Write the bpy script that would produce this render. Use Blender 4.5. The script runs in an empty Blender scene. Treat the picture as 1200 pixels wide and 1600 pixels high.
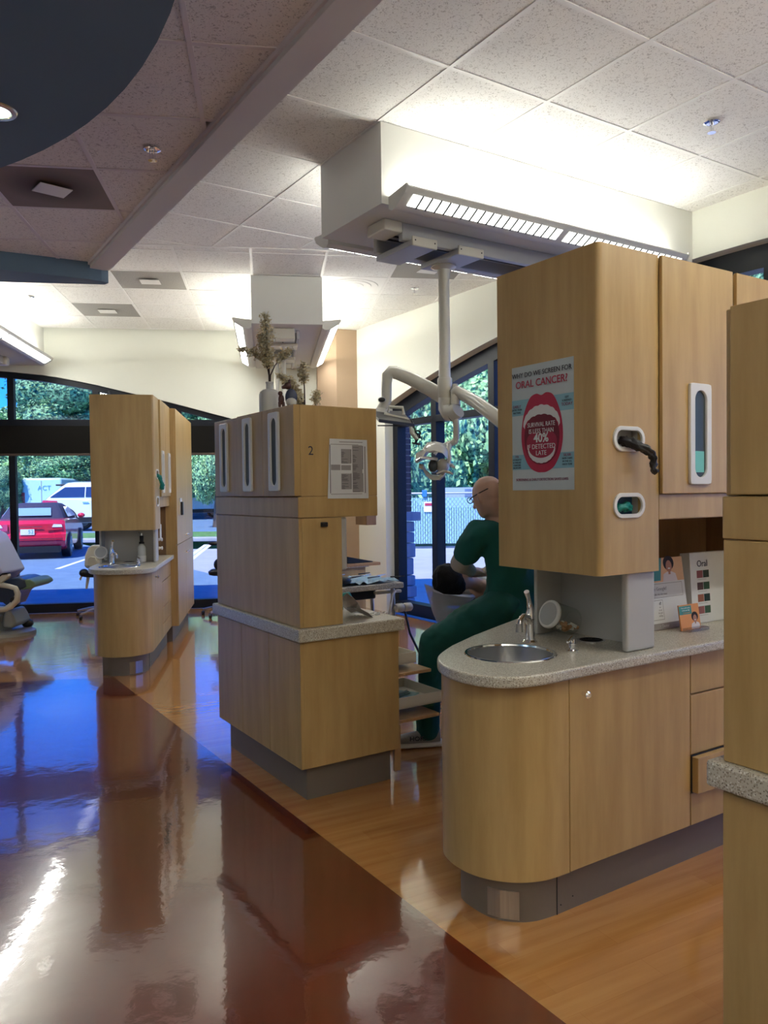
import bpy, math, random
from mathutils import Matrix, Vector
random.seed(7)
PI = math.pi
C = bpy.context.scene.collection
# ---------------------------------------------------------------- camera
FPX, PITCH, ROLL, EYE = 1220.3, math.radians(1.4796), math.radians(0.6767), 1.52
FA, FB = math.radians(32.8305), math.radians(8.3965)      # the two wall directions of the bent building
cd = bpy.data.cameras.new('camera'); cam = bpy.data.objects.new('camera', cd); C.objects.link(cam)
cd.sensor_fit = 'VERTICAL'; cd.sensor_height = 36.0; cd.lens = 36.0*FPX/1600.0; cd.clip_start = .05; cd.clip_end = 500
CAMM = Matrix.Translation((0, 0, EYE)) @ Matrix.Rotation(PI/2-PITCH, 4, 'X') @ Matrix.Rotation(-ROLL, 4, 'Z')
cam.matrix_world = CAMM
bpy.context.scene.camera = cam
# ---------------------------------------------------------------- world, sun, exposure
vs = bpy.context.scene.view_settings
vs.view_transform = 'Standard'; vs.look = 'None'; vs.gamma = 1; vs.use_curve_mapping = False
vs.exposure = 0.4
w = bpy.data.worlds.new('sky'); bpy.context.scene.world = w; w.use_nodes = True
nt = w.node_tree; nt.nodes.clear()
sk = nt.nodes.new('ShaderNodeTexSky'); sk.sky_type = 'NISHITA'; sk.sun_disc = False
sk.sun_elevation = math.radians(55); sk.sun_rotation = math.radians(200); sk.ozone_density = 3.0; sk.air_density = 1.0; sk.dust_density = .3
mx = nt.nodes.new('ShaderNodeMix'); mx.data_type = 'RGBA'; mx.blend_type = 'MULTIPLY'; mx.inputs[0].default_value = 1
mx.inputs[7].default_value = (.05, .34, 1.1, 1)
bg = nt.nodes.new('ShaderNodeBackground'); bg.inputs[1].default_value = .30
wo = nt.nodes.new('ShaderNodeOutputWorld')
nt.links.new(sk.outputs[0], mx.inputs[6]); nt.links.new(mx.outputs[2], bg.inputs[0]); nt.links.new(bg.outputs[0], wo.inputs[0])
sd = bpy.data.lights.new('sun', 'SUN'); sd.energy = 4.6; sd.angle = math.radians(.6); sd.color = (1, .97, .92)
so = bpy.data.objects.new('sun', sd); C.objects.link(so)
sdir = Vector((.35*.57, .94*.57, -.82)); so.rotation_euler = sdir.to_track_quat('-Z', 'Y').to_euler()
ADDED_BOWL = 125.0
LAMP_UP, LAMP_DOWN, ADDED_PANEL = 52.0, 26.0, 9.0

# ---------------------------------------------------------------- frames and helpers
def rot(fr): return {'A': FA, 'B': FB, 'BR': FB+PI/2, 'W': 0.0}[fr]
def xy(u, v, fr='A'):
    a = rot(fr); return (u*math.cos(a)-v*math.sin(a), u*math.sin(a)+v*math.cos(a))
def toframe(x, y, fr):
    a = rot(fr); return (x*math.cos(a)+y*math.sin(a), -x*math.sin(a)+y*math.cos(a))
def at(px, py, Y):                       # point at distance Y seen at a pixel of the 1200x1600 photograph
    d = CAMM.to_3x3() @ Vector(((px-600)/FPX, -(py-800)/FPX, -1)); t = Y/d.y
    return Vector((0, 0, EYE)) + d*t

def mat(name, col, rough=.5, metal=0, emit=0, noise=None, bump=0, bscale=200, coat=0, alpha=None, trans=0, spec=None, ior=None):
    m = bpy.data.materials.new(name); m.use_nodes = True; n = m.node_tree; b = n.nodes['Principled BSDF']
    b.inputs['Base Color'].default_value = (*col, 1); b.inputs['Roughness'].default_value = rough; b.inputs['Metallic'].default_value = metal
    if coat: b.inputs['Coat Weight'].default_value = coat; b.inputs['Coat Roughness'].default_value = .05
    if trans: b.inputs['Transmission Weight'].default_value = trans
    if spec is not None: b.inputs['Specular IOR Level'].default_value = spec
    if ior: b.inputs['IOR'].default_value = ior
    if emit: b.inputs['Emission Color'].default_value = (*col, 1); b.inputs['Emission Strength'].default_value = emit
    if alpha is not None: b.inputs['Alpha'].default_value = alpha
    if noise:                            # (scale vector, colour2, amount-contrast lo, hi)
        sc, c2, lo, hi = noise
        tc = n.nodes.new('ShaderNodeTexCoord'); mp = n.nodes.new('ShaderNodeMapping'); mp.inputs['Scale'].default_value = sc
        nz = n.nodes.new('ShaderNodeTexNoise'); nz.inputs['Scale'].default_value = 1; nz.inputs['Detail'].default_value = 5; nz.inputs['Roughness'].default_value = .6
        cr = n.nodes.new('ShaderNodeValToRGB'); cr.color_ramp.elements[0].position = lo; cr.color_ramp.elements[1].position = hi
        cr.color_ramp.elements[0].color = (*c2, 1); cr.color_ramp.elements[1].color = (*col, 1)
        n.links.new(tc.outputs['Object'], mp.inputs[0]); n.links.new(mp.outputs[0], nz.inputs[0]); n.links.new(nz.outputs[0], cr.inputs[0]); n.links.new(cr.outputs[0], b.inputs['Base Color'])
    if bump:
        tc = n.nodes.new('ShaderNodeTexCoord'); nz = n.nodes.new('ShaderNodeTexNoise'); nz.inputs['Scale'].default_value = bscale; nz.inputs['Detail'].default_value = 4
        bp = n.nodes.new('ShaderNodeBump'); bp.inputs['Strength'].default_value = bump; bp.inputs['Distance'].default_value = .01
        n.links.new(tc.outputs['Object'], nz.inputs[0]); n.links.new(nz.outputs[0], bp.inputs['Height']); n.links.new(bp.outputs[0], b.inputs['Normal'])
    return m

def emis(name, col, s):
    m = bpy.data.materials.new(name); m.use_nodes = True; n = m.node_tree; n.nodes.clear()
    e = n.nodes.new('ShaderNodeEmission'); e.inputs[0].default_value = (*col, 1); e.inputs[1].default_value = s
    o = n.nodes.new('ShaderNodeOutputMaterial'); n.links.new(e.outputs[0], o.inputs[0]); return m

def speck(name, base, specks, scale, rough, thr=.13):
    m = bpy.data.materials.new(name); m.use_nodes = True; n = m.node_tree; b = n.nodes['Principled BSDF']; b.inputs['Roughness'].default_value = rough
    tc = n.nodes.new('ShaderNodeTexCoord'); prev = None
    for i, (c, s, t) in enumerate(specks):
        vo = n.nodes.new('ShaderNodeTexVoronoi'); vo.inputs['Scale'].default_value = s; vo.inputs['Randomness'].default_value = 1
        n.links.new(tc.outputs['Object'], vo.inputs['Vector'])
        lt = n.nodes.new('ShaderNodeMath'); lt.operation = 'LESS_THAN'; lt.inputs[1].default_value = t; n.links.new(vo.outputs['Distance'], lt.inputs[0])
        mm = n.nodes.new('ShaderNodeMix'); mm.data_type = 'RGBA'; n.links.new(lt.outputs[0], mm.inputs[0])
        if prev: n.links.new(prev, mm.inputs[6])
        else: mm.inputs[6].default_value = (*base, 1)
        mm.inputs[7].default_value = (*c, 1); prev = mm.outputs[2]
    n.links.new(prev, b.inputs['Base Color']); return m

def glass(name, tint=(1, 1, 1), base=.05):
    m = bpy.data.materials.new(name); m.use_nodes = True; n = m.node_tree; n.nodes.clear()
    t = n.nodes.new('ShaderNodeBsdfTransparent'); t.inputs[0].default_value = (*tint, 1)
    g = n.nodes.new('ShaderNodeBsdfGlossy'); g.inputs['Roughness'].default_value = .01
    lw = n.nodes.new('ShaderNodeLayerWeight'); lw.inputs[0].default_value = .5
    pw = n.nodes.new('ShaderNodeMath'); pw.operation = 'POWER'; pw.inputs[1].default_value = 5
    ma = n.nodes.new('ShaderNodeMath'); ma.operation = 'MULTIPLY_ADD'; ma.inputs[1].default_value = .7; ma.inputs[2].default_value = base/2
    mx = n.nodes.new('ShaderNodeMixShader'); o = n.nodes.new('ShaderNodeOutputMaterial'); L = n.links.new
    L(lw.outputs['Facing'], pw.inputs[0]); L(pw.outputs[0], ma.inputs[0]); L(ma.outputs[0], mx.inputs[0]); L(t.outputs[0], mx.inputs[1]); L(g.outputs[0], mx.inputs[2]); L(mx.outputs[0], o.inputs[0])
    return m

def floor_mat(name, c1, c2, c3, ang):
    m = bpy.data.materials.new(name); m.use_nodes = True; n = m.node_tree; b = n.nodes['Principled BSDF']
    tc = n.nodes.new('ShaderNodeTexCoord'); mp = n.nodes.new('ShaderNodeMapping'); mp.inputs['Rotation'].default_value = (0, 0, ang)
    br = n.nodes.new('ShaderNodeTexBrick'); br.inputs['Scale'].default_value = 1; br.inputs['Brick Width'].default_value = .95; br.inputs['Row Height'].default_value = .1
    br.inputs['Mortar Size'].default_value = .0008; br.inputs['Color1'].default_value = (.25, .25, .25, 1); br.inputs['Color2'].default_value = (.8, .8, .8, 1); br.inputs['Mortar'].default_value = (.1, .1, .1, 1); br.offset = .37
    mp2 = n.nodes.new('ShaderNodeMapping'); mp2.inputs['Scale'].default_value = (1.5, 22, 1)
    nz = n.nodes.new('ShaderNodeTexNoise'); nz.inputs['Scale'].default_value = 1; nz.inputs['Detail'].default_value = 6; nz.inputs['Distortion'].default_value = .15
    mixf = n.nodes.new('ShaderNodeMath'); mixf.operation = 'MULTIPLY_ADD'; mixf.inputs[1].default_value = .45
    cr = n.nodes.new('ShaderNodeValToRGB'); e = cr.color_ramp.elements; e[0].position = .3; e[0].color = (*c2, 1); e[1].position = .95; e[1].color = (*c3, 1); k = e.new(.6); k.color = (*c1, 1)
    L = n.links.new; L(tc.outputs['Object'], mp.inputs[0]); L(mp.outputs[0], br.inputs[0]); L(mp.outputs[0], mp2.inputs[0]); L(mp2.outputs[0], nz.inputs[0])
    L(br.outputs[0], mixf.inputs[0]); L(nz.outputs[0], mixf.inputs[2]); L(mixf.outputs[0], cr.inputs[0]); L(cr.outputs[0], b.inputs['Base Color'])
    b.inputs['Roughness'].default_value = .17; b.inputs['Specular IOR Level'].default_value = .5
    b.inputs['Coat Weight'].default_value = 1.0; b.inputs['Coat Roughness'].default_value = .045; b.inputs['Coat IOR'].default_value = 1.7
    n2 = n.nodes.new('ShaderNodeTexNoise'); n2.inputs['Scale'].default_value = 10; n2.inputs['Detail'].default_value = 5
    bp = n.nodes.new('ShaderNodeBump'); bp.inputs['Strength'].default_value = .04; bp.inputs['Distance'].default_value = .02
    L(tc.outputs['Object'], n2.inputs[0]); L(n2.outputs[0], bp.inputs['Height']); L(bp.outputs[0], b.inputs['Coat Normal']); L(bp.outputs[0], b.inputs['Normal'])
    return m

def tile_mat(name, base, dark, scale=70):
    m = bpy.data.materials.new(name); m.use_nodes = True; n = m.node_tree; b = n.nodes['Principled BSDF']; b.inputs['Roughness'].default_value = .9
    tc = n.nodes.new('ShaderNodeTexCoord'); nz = n.nodes.new('ShaderNodeTexNoise'); nz.inputs['Scale'].default_value = scale; nz.inputs['Detail'].default_value = 3; nz.inputs['Distortion'].default_value = 1.5
    cr = n.nodes.new('ShaderNodeValToRGB'); e = cr.color_ramp.elements; e[0].position = .36; e[0].color = (*dark, 1); e[1].position = .43; e[1].color = (*base, 1)
    n.links.new(tc.outputs['Object'], nz.inputs[0]); n.links.new(nz.outputs[0], cr.inputs[0]); n.links.new(cr.outputs[0], b.inputs['Base Color'])
    bp = n.nodes.new('ShaderNodeBump'); bp.inputs['Strength'].default_value = .5; bp.inputs['Distance'].default_value = .003
    n.links.new(nz.outputs[0], bp.inputs['Height']); n.links.new(bp.outputs[0], b.inputs['Normal']); return m

M = {}
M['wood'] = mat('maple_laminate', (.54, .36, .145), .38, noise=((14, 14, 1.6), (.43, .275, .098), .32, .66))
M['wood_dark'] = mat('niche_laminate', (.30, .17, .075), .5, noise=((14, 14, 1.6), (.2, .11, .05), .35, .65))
M['wood_edge'] = mat('maple_edge', (.50, .31, .15), .4, noise=((30, 30, 3), (.42, .25, .11), .3, .7))
M['counter'] = speck('speckled_counter', (.56, .52, .42), [((.34, .29, .21), 120, .30), ((.74, .72, .64), 100, .26), ((.12, .09, .06), 150, .24), ((.42, .36, .27), 90, .26)], 1, .3)
M['kick'] = mat('kick_laminate', (.165, .135, .105), .45, bump=.05, bscale=60)
M['steelplate'] = mat('brushed_plate', (.5, .48, .43), .3, .9, noise=((60, 60, 2), (.35, .33, .3), .3, .7))
M['chrome'] = mat('chrome', (.85, .85, .86), .08, 1)
M['steel'] = mat('brushed_steel', (.5, .5, .5), .28, 1, bump=.02)
M['wall'] = mat('wall_paint', (.74, .745, .665), .85, bump=.03, bscale=300)
M['bulk'] = mat('bulkhead_paint', (.72, .72, .67), .8)
M['beam'] = mat('beam_paint', (.68, .65, .61), .8)
M['tile'] = tile_mat('ceiling_tile', (.80, .79, .76), (.50, .48, .45))
M['tile2'] = tile_mat('warm_lit_corridor_tile', (.85, .81, .77), (.52, .48, .45), 60)  # white tiles, with warm light and extra brightness put into their colour
M['grid'] = mat('grid_metal', (.80, .79, .76), .5)
M['grid2'] = mat('grid_metal_corridor', (.74, .68, .67), .5)
M['blue'] = mat('blue_soffit_paint', (.105, .165, .225), .7, bump=.02, bscale=200)
M['column'] = mat('column_paint', (.33, .23, .15), .8)
M['frame'] = mat('window_frame_metal', (.008, .010, .016), .45, spec=.25)
M['shade'] = mat('roller_shade', (.012, .011, .010), .9, spec=.1)
M['white'] = mat('white_plastic', (.78, .77, .72), .35)
M['cream'] = mat('cream_plastic', (.66, .63, .53), .3)
M['cream2'] = mat('cream_enamel', (.60, .58, .50), .22, coat=.3)
M['niche'] = mat('grey_splash', (.50, .49, .455), .35)
M['black'] = mat('black_rubber', (.012, .012, .013), .4)
M['blacksoft'] = mat('black_nitrile', (.01, .01, .011), .35, bump=.4, bscale=40)
M['dark'] = mat('dark_slot', (.02, .02, .02), .7)
M['glass'] = glass('window_glass'); M['pane'] = mat('smoked_pane', (.065, .078, .076), .3, spec=.25)
M['teal'] = mat('teal_glove', (0, .23, .19), .5, bump=.3, bscale=60)
M['mint'] = mat('mint_box', (.18, .55, .50), .5)
M['floor_r'] = floor_mat('red_vinyl_plank', (.125, .018, .007), (.108, .015, .006), (.14, .022, .009), -FB-PI/2)
M['floor_t'] = floor_mat('honey_vinyl_plank', (.50, .215, .055), (.40, .155, .036), (.60, .29, .085), -FB-.35)
M['lampdown'] = emis('lamp_diffuser', (1, 1, .94), LAMP_DOWN)
M['lamplouvre'] = emis('louvred_lamp_diffuser', (1, 1, .94), 3.2)
M['lampup'] = emis('lamp_tube_up', (1, .995, .92), LAMP_UP)
M['panel'] = emis('added_panel_diffuser', (1, .96, .90), ADDED_PANEL)
M['bowl'] = emis('added_bowl_lamp', (.98, .98, .94), ADDED_BOWL)
M['fixture'] = mat('fixture_metal', (.62, .61, .56), .4)
M['red'] = mat('print_red', (.44, .02, .06), .5); M['dkred'] = mat('print_dark_red', (.17, .008, .025), .5); M['midred'] = mat('print_mid_red', (.36, .02, .055), .5)
M['paper'] = mat('paper', (.72, .73, .72), .6); M['ltblue'] = mat('print_light_blue', (.26, .50, .58), .5)
M['ink'] = mat('print_ink', (.02, .02, .035), .6); M['ink2'] = mat('print_plum', (.25, .05, .12), .6); M['greyprint'] = mat('print_grey', (.33, .31, .30), .6)
M['navy'] = mat('navy_number', (.015, .015, .05), .5)

class MB:
    def __init__(s, off=(0, 0, 0)): s.v = []; s.f = []; s.off = off
    def add(s, vs, fs):
        k = len(s.v); s.v += [tuple(p) for p in vs]; s.f += [tuple(i+k for i in f) for f in fs]; return s
    def box(s, x0, x1, y0, y1, z0, z1):
        return s.add([(x0, y0, z0), (x1, y0, z0), (x1, y1, z0), (x0, y1, z0), (x0, y0, z1), (x1, y0, z1), (x1, y1, z1), (x0, y1, z1)],
                     [(0, 3, 2, 1), (4, 5, 6, 7), (0, 1, 5, 4), (1, 2, 6, 5), (2, 3, 7, 6), (3, 0, 4, 7)])
    def prism(s, poly, z0, z1):
        n = len(poly)
        a = sum(poly[i][0]*poly[(i+1) % n][1]-poly[(i+1) % n][0]*poly[i][1] for i in range(n))
        if a < 0: poly = poly[::-1]
        return s.add([(x, y, z0) for x, y in poly]+[(x, y, z1) for x, y in poly],
                     [tuple(range(n))[::-1], tuple(range(n, 2*n))]+[(i, (i+1) % n, (i+1) % n+n, i+n) for i in range(n)])
    def extr(s, pts, d):                 # a planar 3D outline pushed along d
        n = len(pts); d = Vector(d)
        return s.add([tuple(p) for p in pts]+[tuple(Vector(p)+d) for p in pts],
                     [tuple(range(n))[::-1], tuple(range(n, 2*n))]+[(i, (i+1) % n, (i+1) % n+n, i+n) for i in range(n)])
    def tube(s, path, r, n=12, caps=True):
        path = [Vector(p) for p in path]; m = len(path); rs = r if isinstance(r, (list, tuple)) else [r]*m
        k = len(s.v); up = None
        for i, p in enumerate(path):
            t = (path[min(i+1, m-1)]-path[max(i-1, 0)]).normalized()
            if up is None: up = t.orthogonal().normalized()
            up = (up-t*up.dot(t)).normalized(); q = t.cross(up)
            for j in range(n):
                a = 2*PI*j/n; s.v.append(tuple(p+(up*math.cos(a)+q*math.sin(a))*rs[i]))
        for i in range(m-1):
            for j in range(n):
                s.f.append((k+i*n+j, k+i*n+(j+1) % n, k+(i+1)*n+(j+1) % n, k+(i+1)*n+j))
        if caps: s.f.append(tuple(k+j for j in range(n))[::-1]); s.f.append(tuple(k+(m-1)*n+j for j in range(n)))
        return s
    def lathe(s, prof, c=(0, 0, 0), n=20, axis='Z'):
        k = len(s.v)
        for r, h in prof:
            for j in range(n):
                a = 2*PI*j/n; x, y = r*math.cos(a), r*math.sin(a)
                p = {'Z': (x, y, h), 'X': (h, x, y), 'Y': (x, -h, y)}[axis]
                s.v.append((p[0]+c[0], p[1]+c[1], p[2]+c[2]))
        for i in range(len(prof)-1):
            for j in range(n): s.f.append((k+i*n+j, k+i*n+(j+1) % n, k+(i+1)*n+(j+1) % n, k+(i+1)*n+j))
        if prof[0][0] < .04: s.f.append(tuple(k+j for j in range(n))[::-1])
        if prof[-1][0] < .04: s.f.append(tuple(k+(len(prof)-1)*n+j for j in range(n)))
        return s
    def ball(s, c, r, n=12, m=8):
        r = (r, r, r) if not isinstance(r, (tuple, list)) else r; k = len(s.v)
        s.v.append((c[0], c[1], c[2]-r[2]))
        for i in range(1, m):
            t = -PI/2+PI*i/m
            for j in range(n):
                a = 2*PI*j/n; s.v.append((c[0]+r[0]*math.cos(t)*math.cos(a), c[1]+r[1]*math.cos(t)*math.sin(a), c[2]+r[2]*math.sin(t)))
        s.v.append((c[0], c[1], c[2]+r[2])); top = len(s.v)-1
        for j in range(n):
            s.f.append((k, k+1+(j+1) % n, k+1+j)); s.f.append((top, k+1+(m-2)*n+j, k+1+(m-2)*n+(j+1) % n))
        for i in range(m-2):
            for j in range(n): s.f.append((k+1+i*n+j, k+1+i*n+(j+1) % n, k+1+(i+1)*n+(j+1) % n, k+1+(i+1)*n+j))
        return s
    def mesh(s, name, m, off=(0, 0, 0), smooth=False, ang=40):
        me = bpy.data.meshes.new(name); o = off
        me.from_pydata([(x-o[0], y-o[1], z-o[2]) for x, y, z in s.v], [], s.f); me.update()
        if m: me.materials.append(m)
        if smooth: me.shade_smooth(); me.set_sharp_from_angle(angle=math.radians(ang))
        return me

def bev(o, w=.004, n=2):
    b = o.modifiers.new('bevel', 'BEVEL'); b.width = w; b.segments = n; b.limit_method = 'ANGLE'; b.angle_limit = math.radians(35); return o

def tag(o, label=None, cat=None, group=None, kind=None):
    if label: o['label'] = label
    if cat: o['category'] = cat
    if group: o['group'] = group
    if kind: o['kind'] = kind
    return o
OFF = {}
def thing(name, label=None, cat=None, org=(0, 0, 0), fr='W', group=None, kind=None):
    o = bpy.data.objects.new(name, None); C.objects.link(o); o.empty_display_size = .1
    x, y = xy(org[0], org[1], fr); o.location = (x, y, org[2]); o.rotation_euler = (0, 0, rot(fr))
    OFF[o.name] = tuple(org); return tag(o, label, cat, group, kind)
def part(par, name, mb, m, bevel=0, smooth=False, label=None, kind=None, ang=40, seg=2):
    off = OFF[par.name]; me = mb.mesh(name, m, off, smooth, ang)
    o = bpy.data.objects.new(name, me); C.objects.link(o); o.parent = par; OFF[o.name] = off
    if bevel: bev(o, bevel, seg)
    if label: o['label'] = label
    if kind: o['kind'] = kind
    return o
def single(name, mb, m, org, fr='W', label=None, cat=None, group=None, kind=None, bevel=0, smooth=False, ang=40):
    me = mb.mesh(name, m, org, smooth, ang); o = bpy.data.objects.new(name, me); C.objects.link(o)
    x, y = xy(org[0], org[1], fr); o.location = (x, y, org[2]); o.rotation_euler = (0, 0, rot(fr)); OFF[o.name] = tuple(org)
    if bevel: bev(o, bevel)
    return tag(o, label, cat, group, kind)
def copy_tree(o, par=None):
    c = o.copy(); C.objects.link(c); c.parent = par; OFF[c.name] = OFF.get(o.name, (0, 0, 0))
    for ch in list(o.children): copy_tree(ch, c)
    return c
def text(par, s, size, loc, fr3, m, name='lettering', align='CENTER', depth=.0004, sx=1.0, weight=0):
    cu = bpy.data.curves.new('t', 'FONT'); cu.body = s; cu.size = size; cu.align_x = align; cu.align_y = 'CENTER'; cu.extrude = depth; cu.offset = weight; cu.resolution_u = 3
    t = bpy.data.objects.new('t', cu); C.objects.link(t)
    me = bpy.data.meshes.new_from_object(t.evaluated_get(bpy.context.evaluated_depsgraph_get())); bpy.data.objects.remove(t); bpy.data.curves.remove(cu)
    X, Y, Z = [Vector(a) for a in fr3]; off = OFF[par.name]
    R = Matrix((X*sx, Y, Z)).transposed().to_4x4(); R.translation = Vector(loc)-Vector(off); me.transform(R)
    me.materials.clear(); me.materials.append(m)
    o = bpy.data.objects.new(name, me); C.objects.link(o); o.parent = par; OFF[o.name] = off; return o
FL = ((0, -1, 0), (0, 0, 1), (-1, 0, 0))     # lettering on a face that looks along -u
FF = ((1, 0, 0), (0, 0, 1), (0, -1, 0))      # lettering on a face that looks along -v
def flat(pts2, org, fr3, n0, n1):            # a 2D outline on such a face, between depths n0 and n1
    X, Y, Z = [Vector(a) for a in fr3]; o = Vector(org)
    return MB().extr([o+X*x+Y*y+Z*n0 for x, y in pts2], Z*(n1-n0))
def rect2(x0, x1, y0, y1): return [(x0, y0), (x1, y0), (x1, y1), (x0, y1)]
def oval2(cx, cy, w, h, n=20):               # stadium outline
    r = min(w, h)/2; out = []
    for i in range(n):
        a = 2*PI*(i+.5)/n; c, s_ = math.cos(a), math.sin(a)
        out.append((cx+r*c+math.copysign(max(w/2-r, 0), c), cy+r*s_+math.copysign(max(h/2-r, 0), s_)))
    return out
def ell2(cx, cy, a, b, n=28): return [(cx+a*math.cos(2*PI*i/n), cy+b*math.sin(2*PI*i/n)) for i in range(n)]
def ring2(outer, inner, org, fr3, n0, n1):   # a flat ring between two outlines of equal count
    X, Y, Z = [Vector(a) for a in fr3]; o = Vector(org); n = len(outer); mb = MB()
    P = lambda q, d: tuple(o+X*q[0]+Y*q[1]+Z*d)
    v = [P(q, n0) for q in outer]+[P(q, n1) for q in outer]+[P(q, n1) for q in inner]+[P(q, n0) for q in inner]
    f = []
    for i in range(n):
        j = (i+1) % n
        for k in range(4): f.append((k*n+i, k*n+j, ((k+1) % 4)*n+j, ((k+1) % 4)*n+i))
    return mb.add(v, f)
def smooth_poly(pts, k=5):                   # closed Catmull-Rom
    n = len(pts); out = []
    for i in range(n):
        p0, p1, p2, p3 = pts[i-1], pts[i], pts[(i+1) % n], pts[(i+2) % n]
        for j in range(k):
            t = j/k; out.append(tuple(.5*((2*p1[a])+(-p0[a]+p2[a])*t+(2*p0[a]-5*p1[a]+4*p2[a]-p3[a])*t*t+(-p0[a]+3*p1[a]-3*p2[a]+p3[a])*t**3) for a in (0, 1)))
    return out
def clip(poly, a, b, c):                     # keep a*x+b*y<=c
    out = []; n = len(poly)
    for i in range(n):
        p, q = poly[i], poly[(i+1) % n]; dp, dq = a*p[0]+b*p[1]-c, a*q[0]+b*q[1]-c
        if dp <= 0: out.append(p)
        if dp*dq < 0: t = dp/(dp-dq); out.append((p[0]+(q[0]-p[0])*t, p[1]+(q[1]-p[1])*t))
    return out
def area(p): return abs(sum(p[i][0]*p[(i+1) % len(p)][1]-p[(i+1) % len(p)][0]*p[i][1] for i in range(len(p))))/2 if len(p) > 2 else 0

#@@STRUCTURE
# ================================================================ STRUCTURE
HC, HL = 3.66, 3.38                     # ceiling over the bays, ceiling over the corridor
A_, B_ = (math.cos(FA), math.sin(FA)), (math.cos(FB), math.sin(FB))
def hp(poly, fr, axis, sign, val):      # keep sign*coord<=sign*val in a frame
    a = rot(fr); n = (math.cos(a), math.sin(a)) if axis == 'u' else (-math.sin(a), math.cos(a))
    return clip(poly, sign*n[0], sign*n[1], sign*val)
ROOM = [(-9, -6), (14, -6), (14, 14), (-9, 14)]
ROOM = hp(hp(ROOM, 'B', 'v', 1, 10.6), 'A', 'u', 1, 5.35); ROOM = hp(ROOM, 'B', 'u', -1, -7.2); ROOM = hp(ROOM, 'A', 'v', -1, -3.2); ROOM = hp(ROOM, 'B', 'v', -1, -4)
fl = MB()
for p in (hp(ROOM, 'A', 'u', -1, 1.606), hp(hp(ROOM, 'A', 'u', 1, 1.606), 'B', 'v', -1, 6.74)): fl.prism(p, -.03, 0)
tag(single('floor', fl, M['floor_t'], (0, 0, 0)), kind='structure', label='glossy honey coloured vinyl plank floor of the treatment bays')
fl = MB().prism(hp(hp(ROOM, 'A', 'u', 1, 1.606), 'B', 'v', 1, 6.74), -.03, 0)
tag(single('floor', fl, M['floor_r'], (0, 0, 0)), kind='structure', label='glossy dark red vinyl plank floor of the corridor')

# far window wall and right window wall, each one wall round an arched opening
def archB(u):
    pts = [(-8.4, 2.0), (-7.15, 2.57), (-6.6, 2.72), (-5.5, 2.98), (-5.0, 3.08), (-4.4, 3.12), (-3.9, 3.14), (-3.36, 3.12), (-2.82, 3.07), (-2.27, 2.97), (-1.226, 2.72), (-.65, 2.565), (.6, 2.24)]
    for (a, za), (b, zb) in zip(pts, pts[1:]):
        if a <= u <= b: return za+(zb-za)*(u-a)/(b-a)
    return 2.2
def archA(v): return 3.3-.0328*(v-3.6)**2
def wall_arch(name, fr, along, d0, d1, lo, hi, e0, e1, arch, m):
    pts = [(lo, 0), (lo, HC+.1), (hi, HC+.1), (hi, 0)] if False else None
    n = 36; xs = [e0+(e1-e0)*i/n for i in range(n+1)]
    mb = MB()
    def P(x, z, d): return (x, d, z) if along == 'u' else (d, x, z)
    for a, b in zip(xs, xs[1:]):
        za, zb = arch(a), arch(b)
        mb.add([P(a, za, d0), P(b, zb, d0), P(b, HC+.3, d0), P(a, HC+.3, d0), P(a, za, d1), P(b, zb, d1), P(b, HC+.3, d1), P(a, HC+.3, d1)],
               [(0, 1, 2, 3), (7, 6, 5, 4), (0, 4, 5, 1), (3, 2, 6, 7)])
    for a, b in ((lo, e0), (e1, hi)):
        if b-a > .01:
            x0, x1, y0, y1 = (a, b, d0, d1) if along == 'u' else (d0, d1, a, b); mb.box(x0, x1, y0, y1, -.03, HC+.3)
    return tag(single(name, mb, m, (0, 0, 0), fr), kind='structure')
wall_arch('wall_back', 'B', 'u', 10.6, 10.72, -7.3, 1.25, -7.15, .6, archB, M['wall'])
wall_arch('wall_right', 'A', 'v', 5.35, 5.47, -3.3, 9.25, -1.0, 8.25, archA, M['wall'])
def wallbox(name, fr, x0, x1, y0, y1): tag(single(name, MB().box(x0, x1, y0, y1, -.03, HC+.3), M['wall'], (x0, y0, 0), fr), kind='structure')
wallbox('wall_left', 'B', -7.32, -7.2, -4, 10.6)
wallbox('wall_front', 'B', -7.2, 4.2, -4.12, -4)
wallbox('wall_front', 'A', -1.0, 5.35, -3.32, -3.2)

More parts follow.
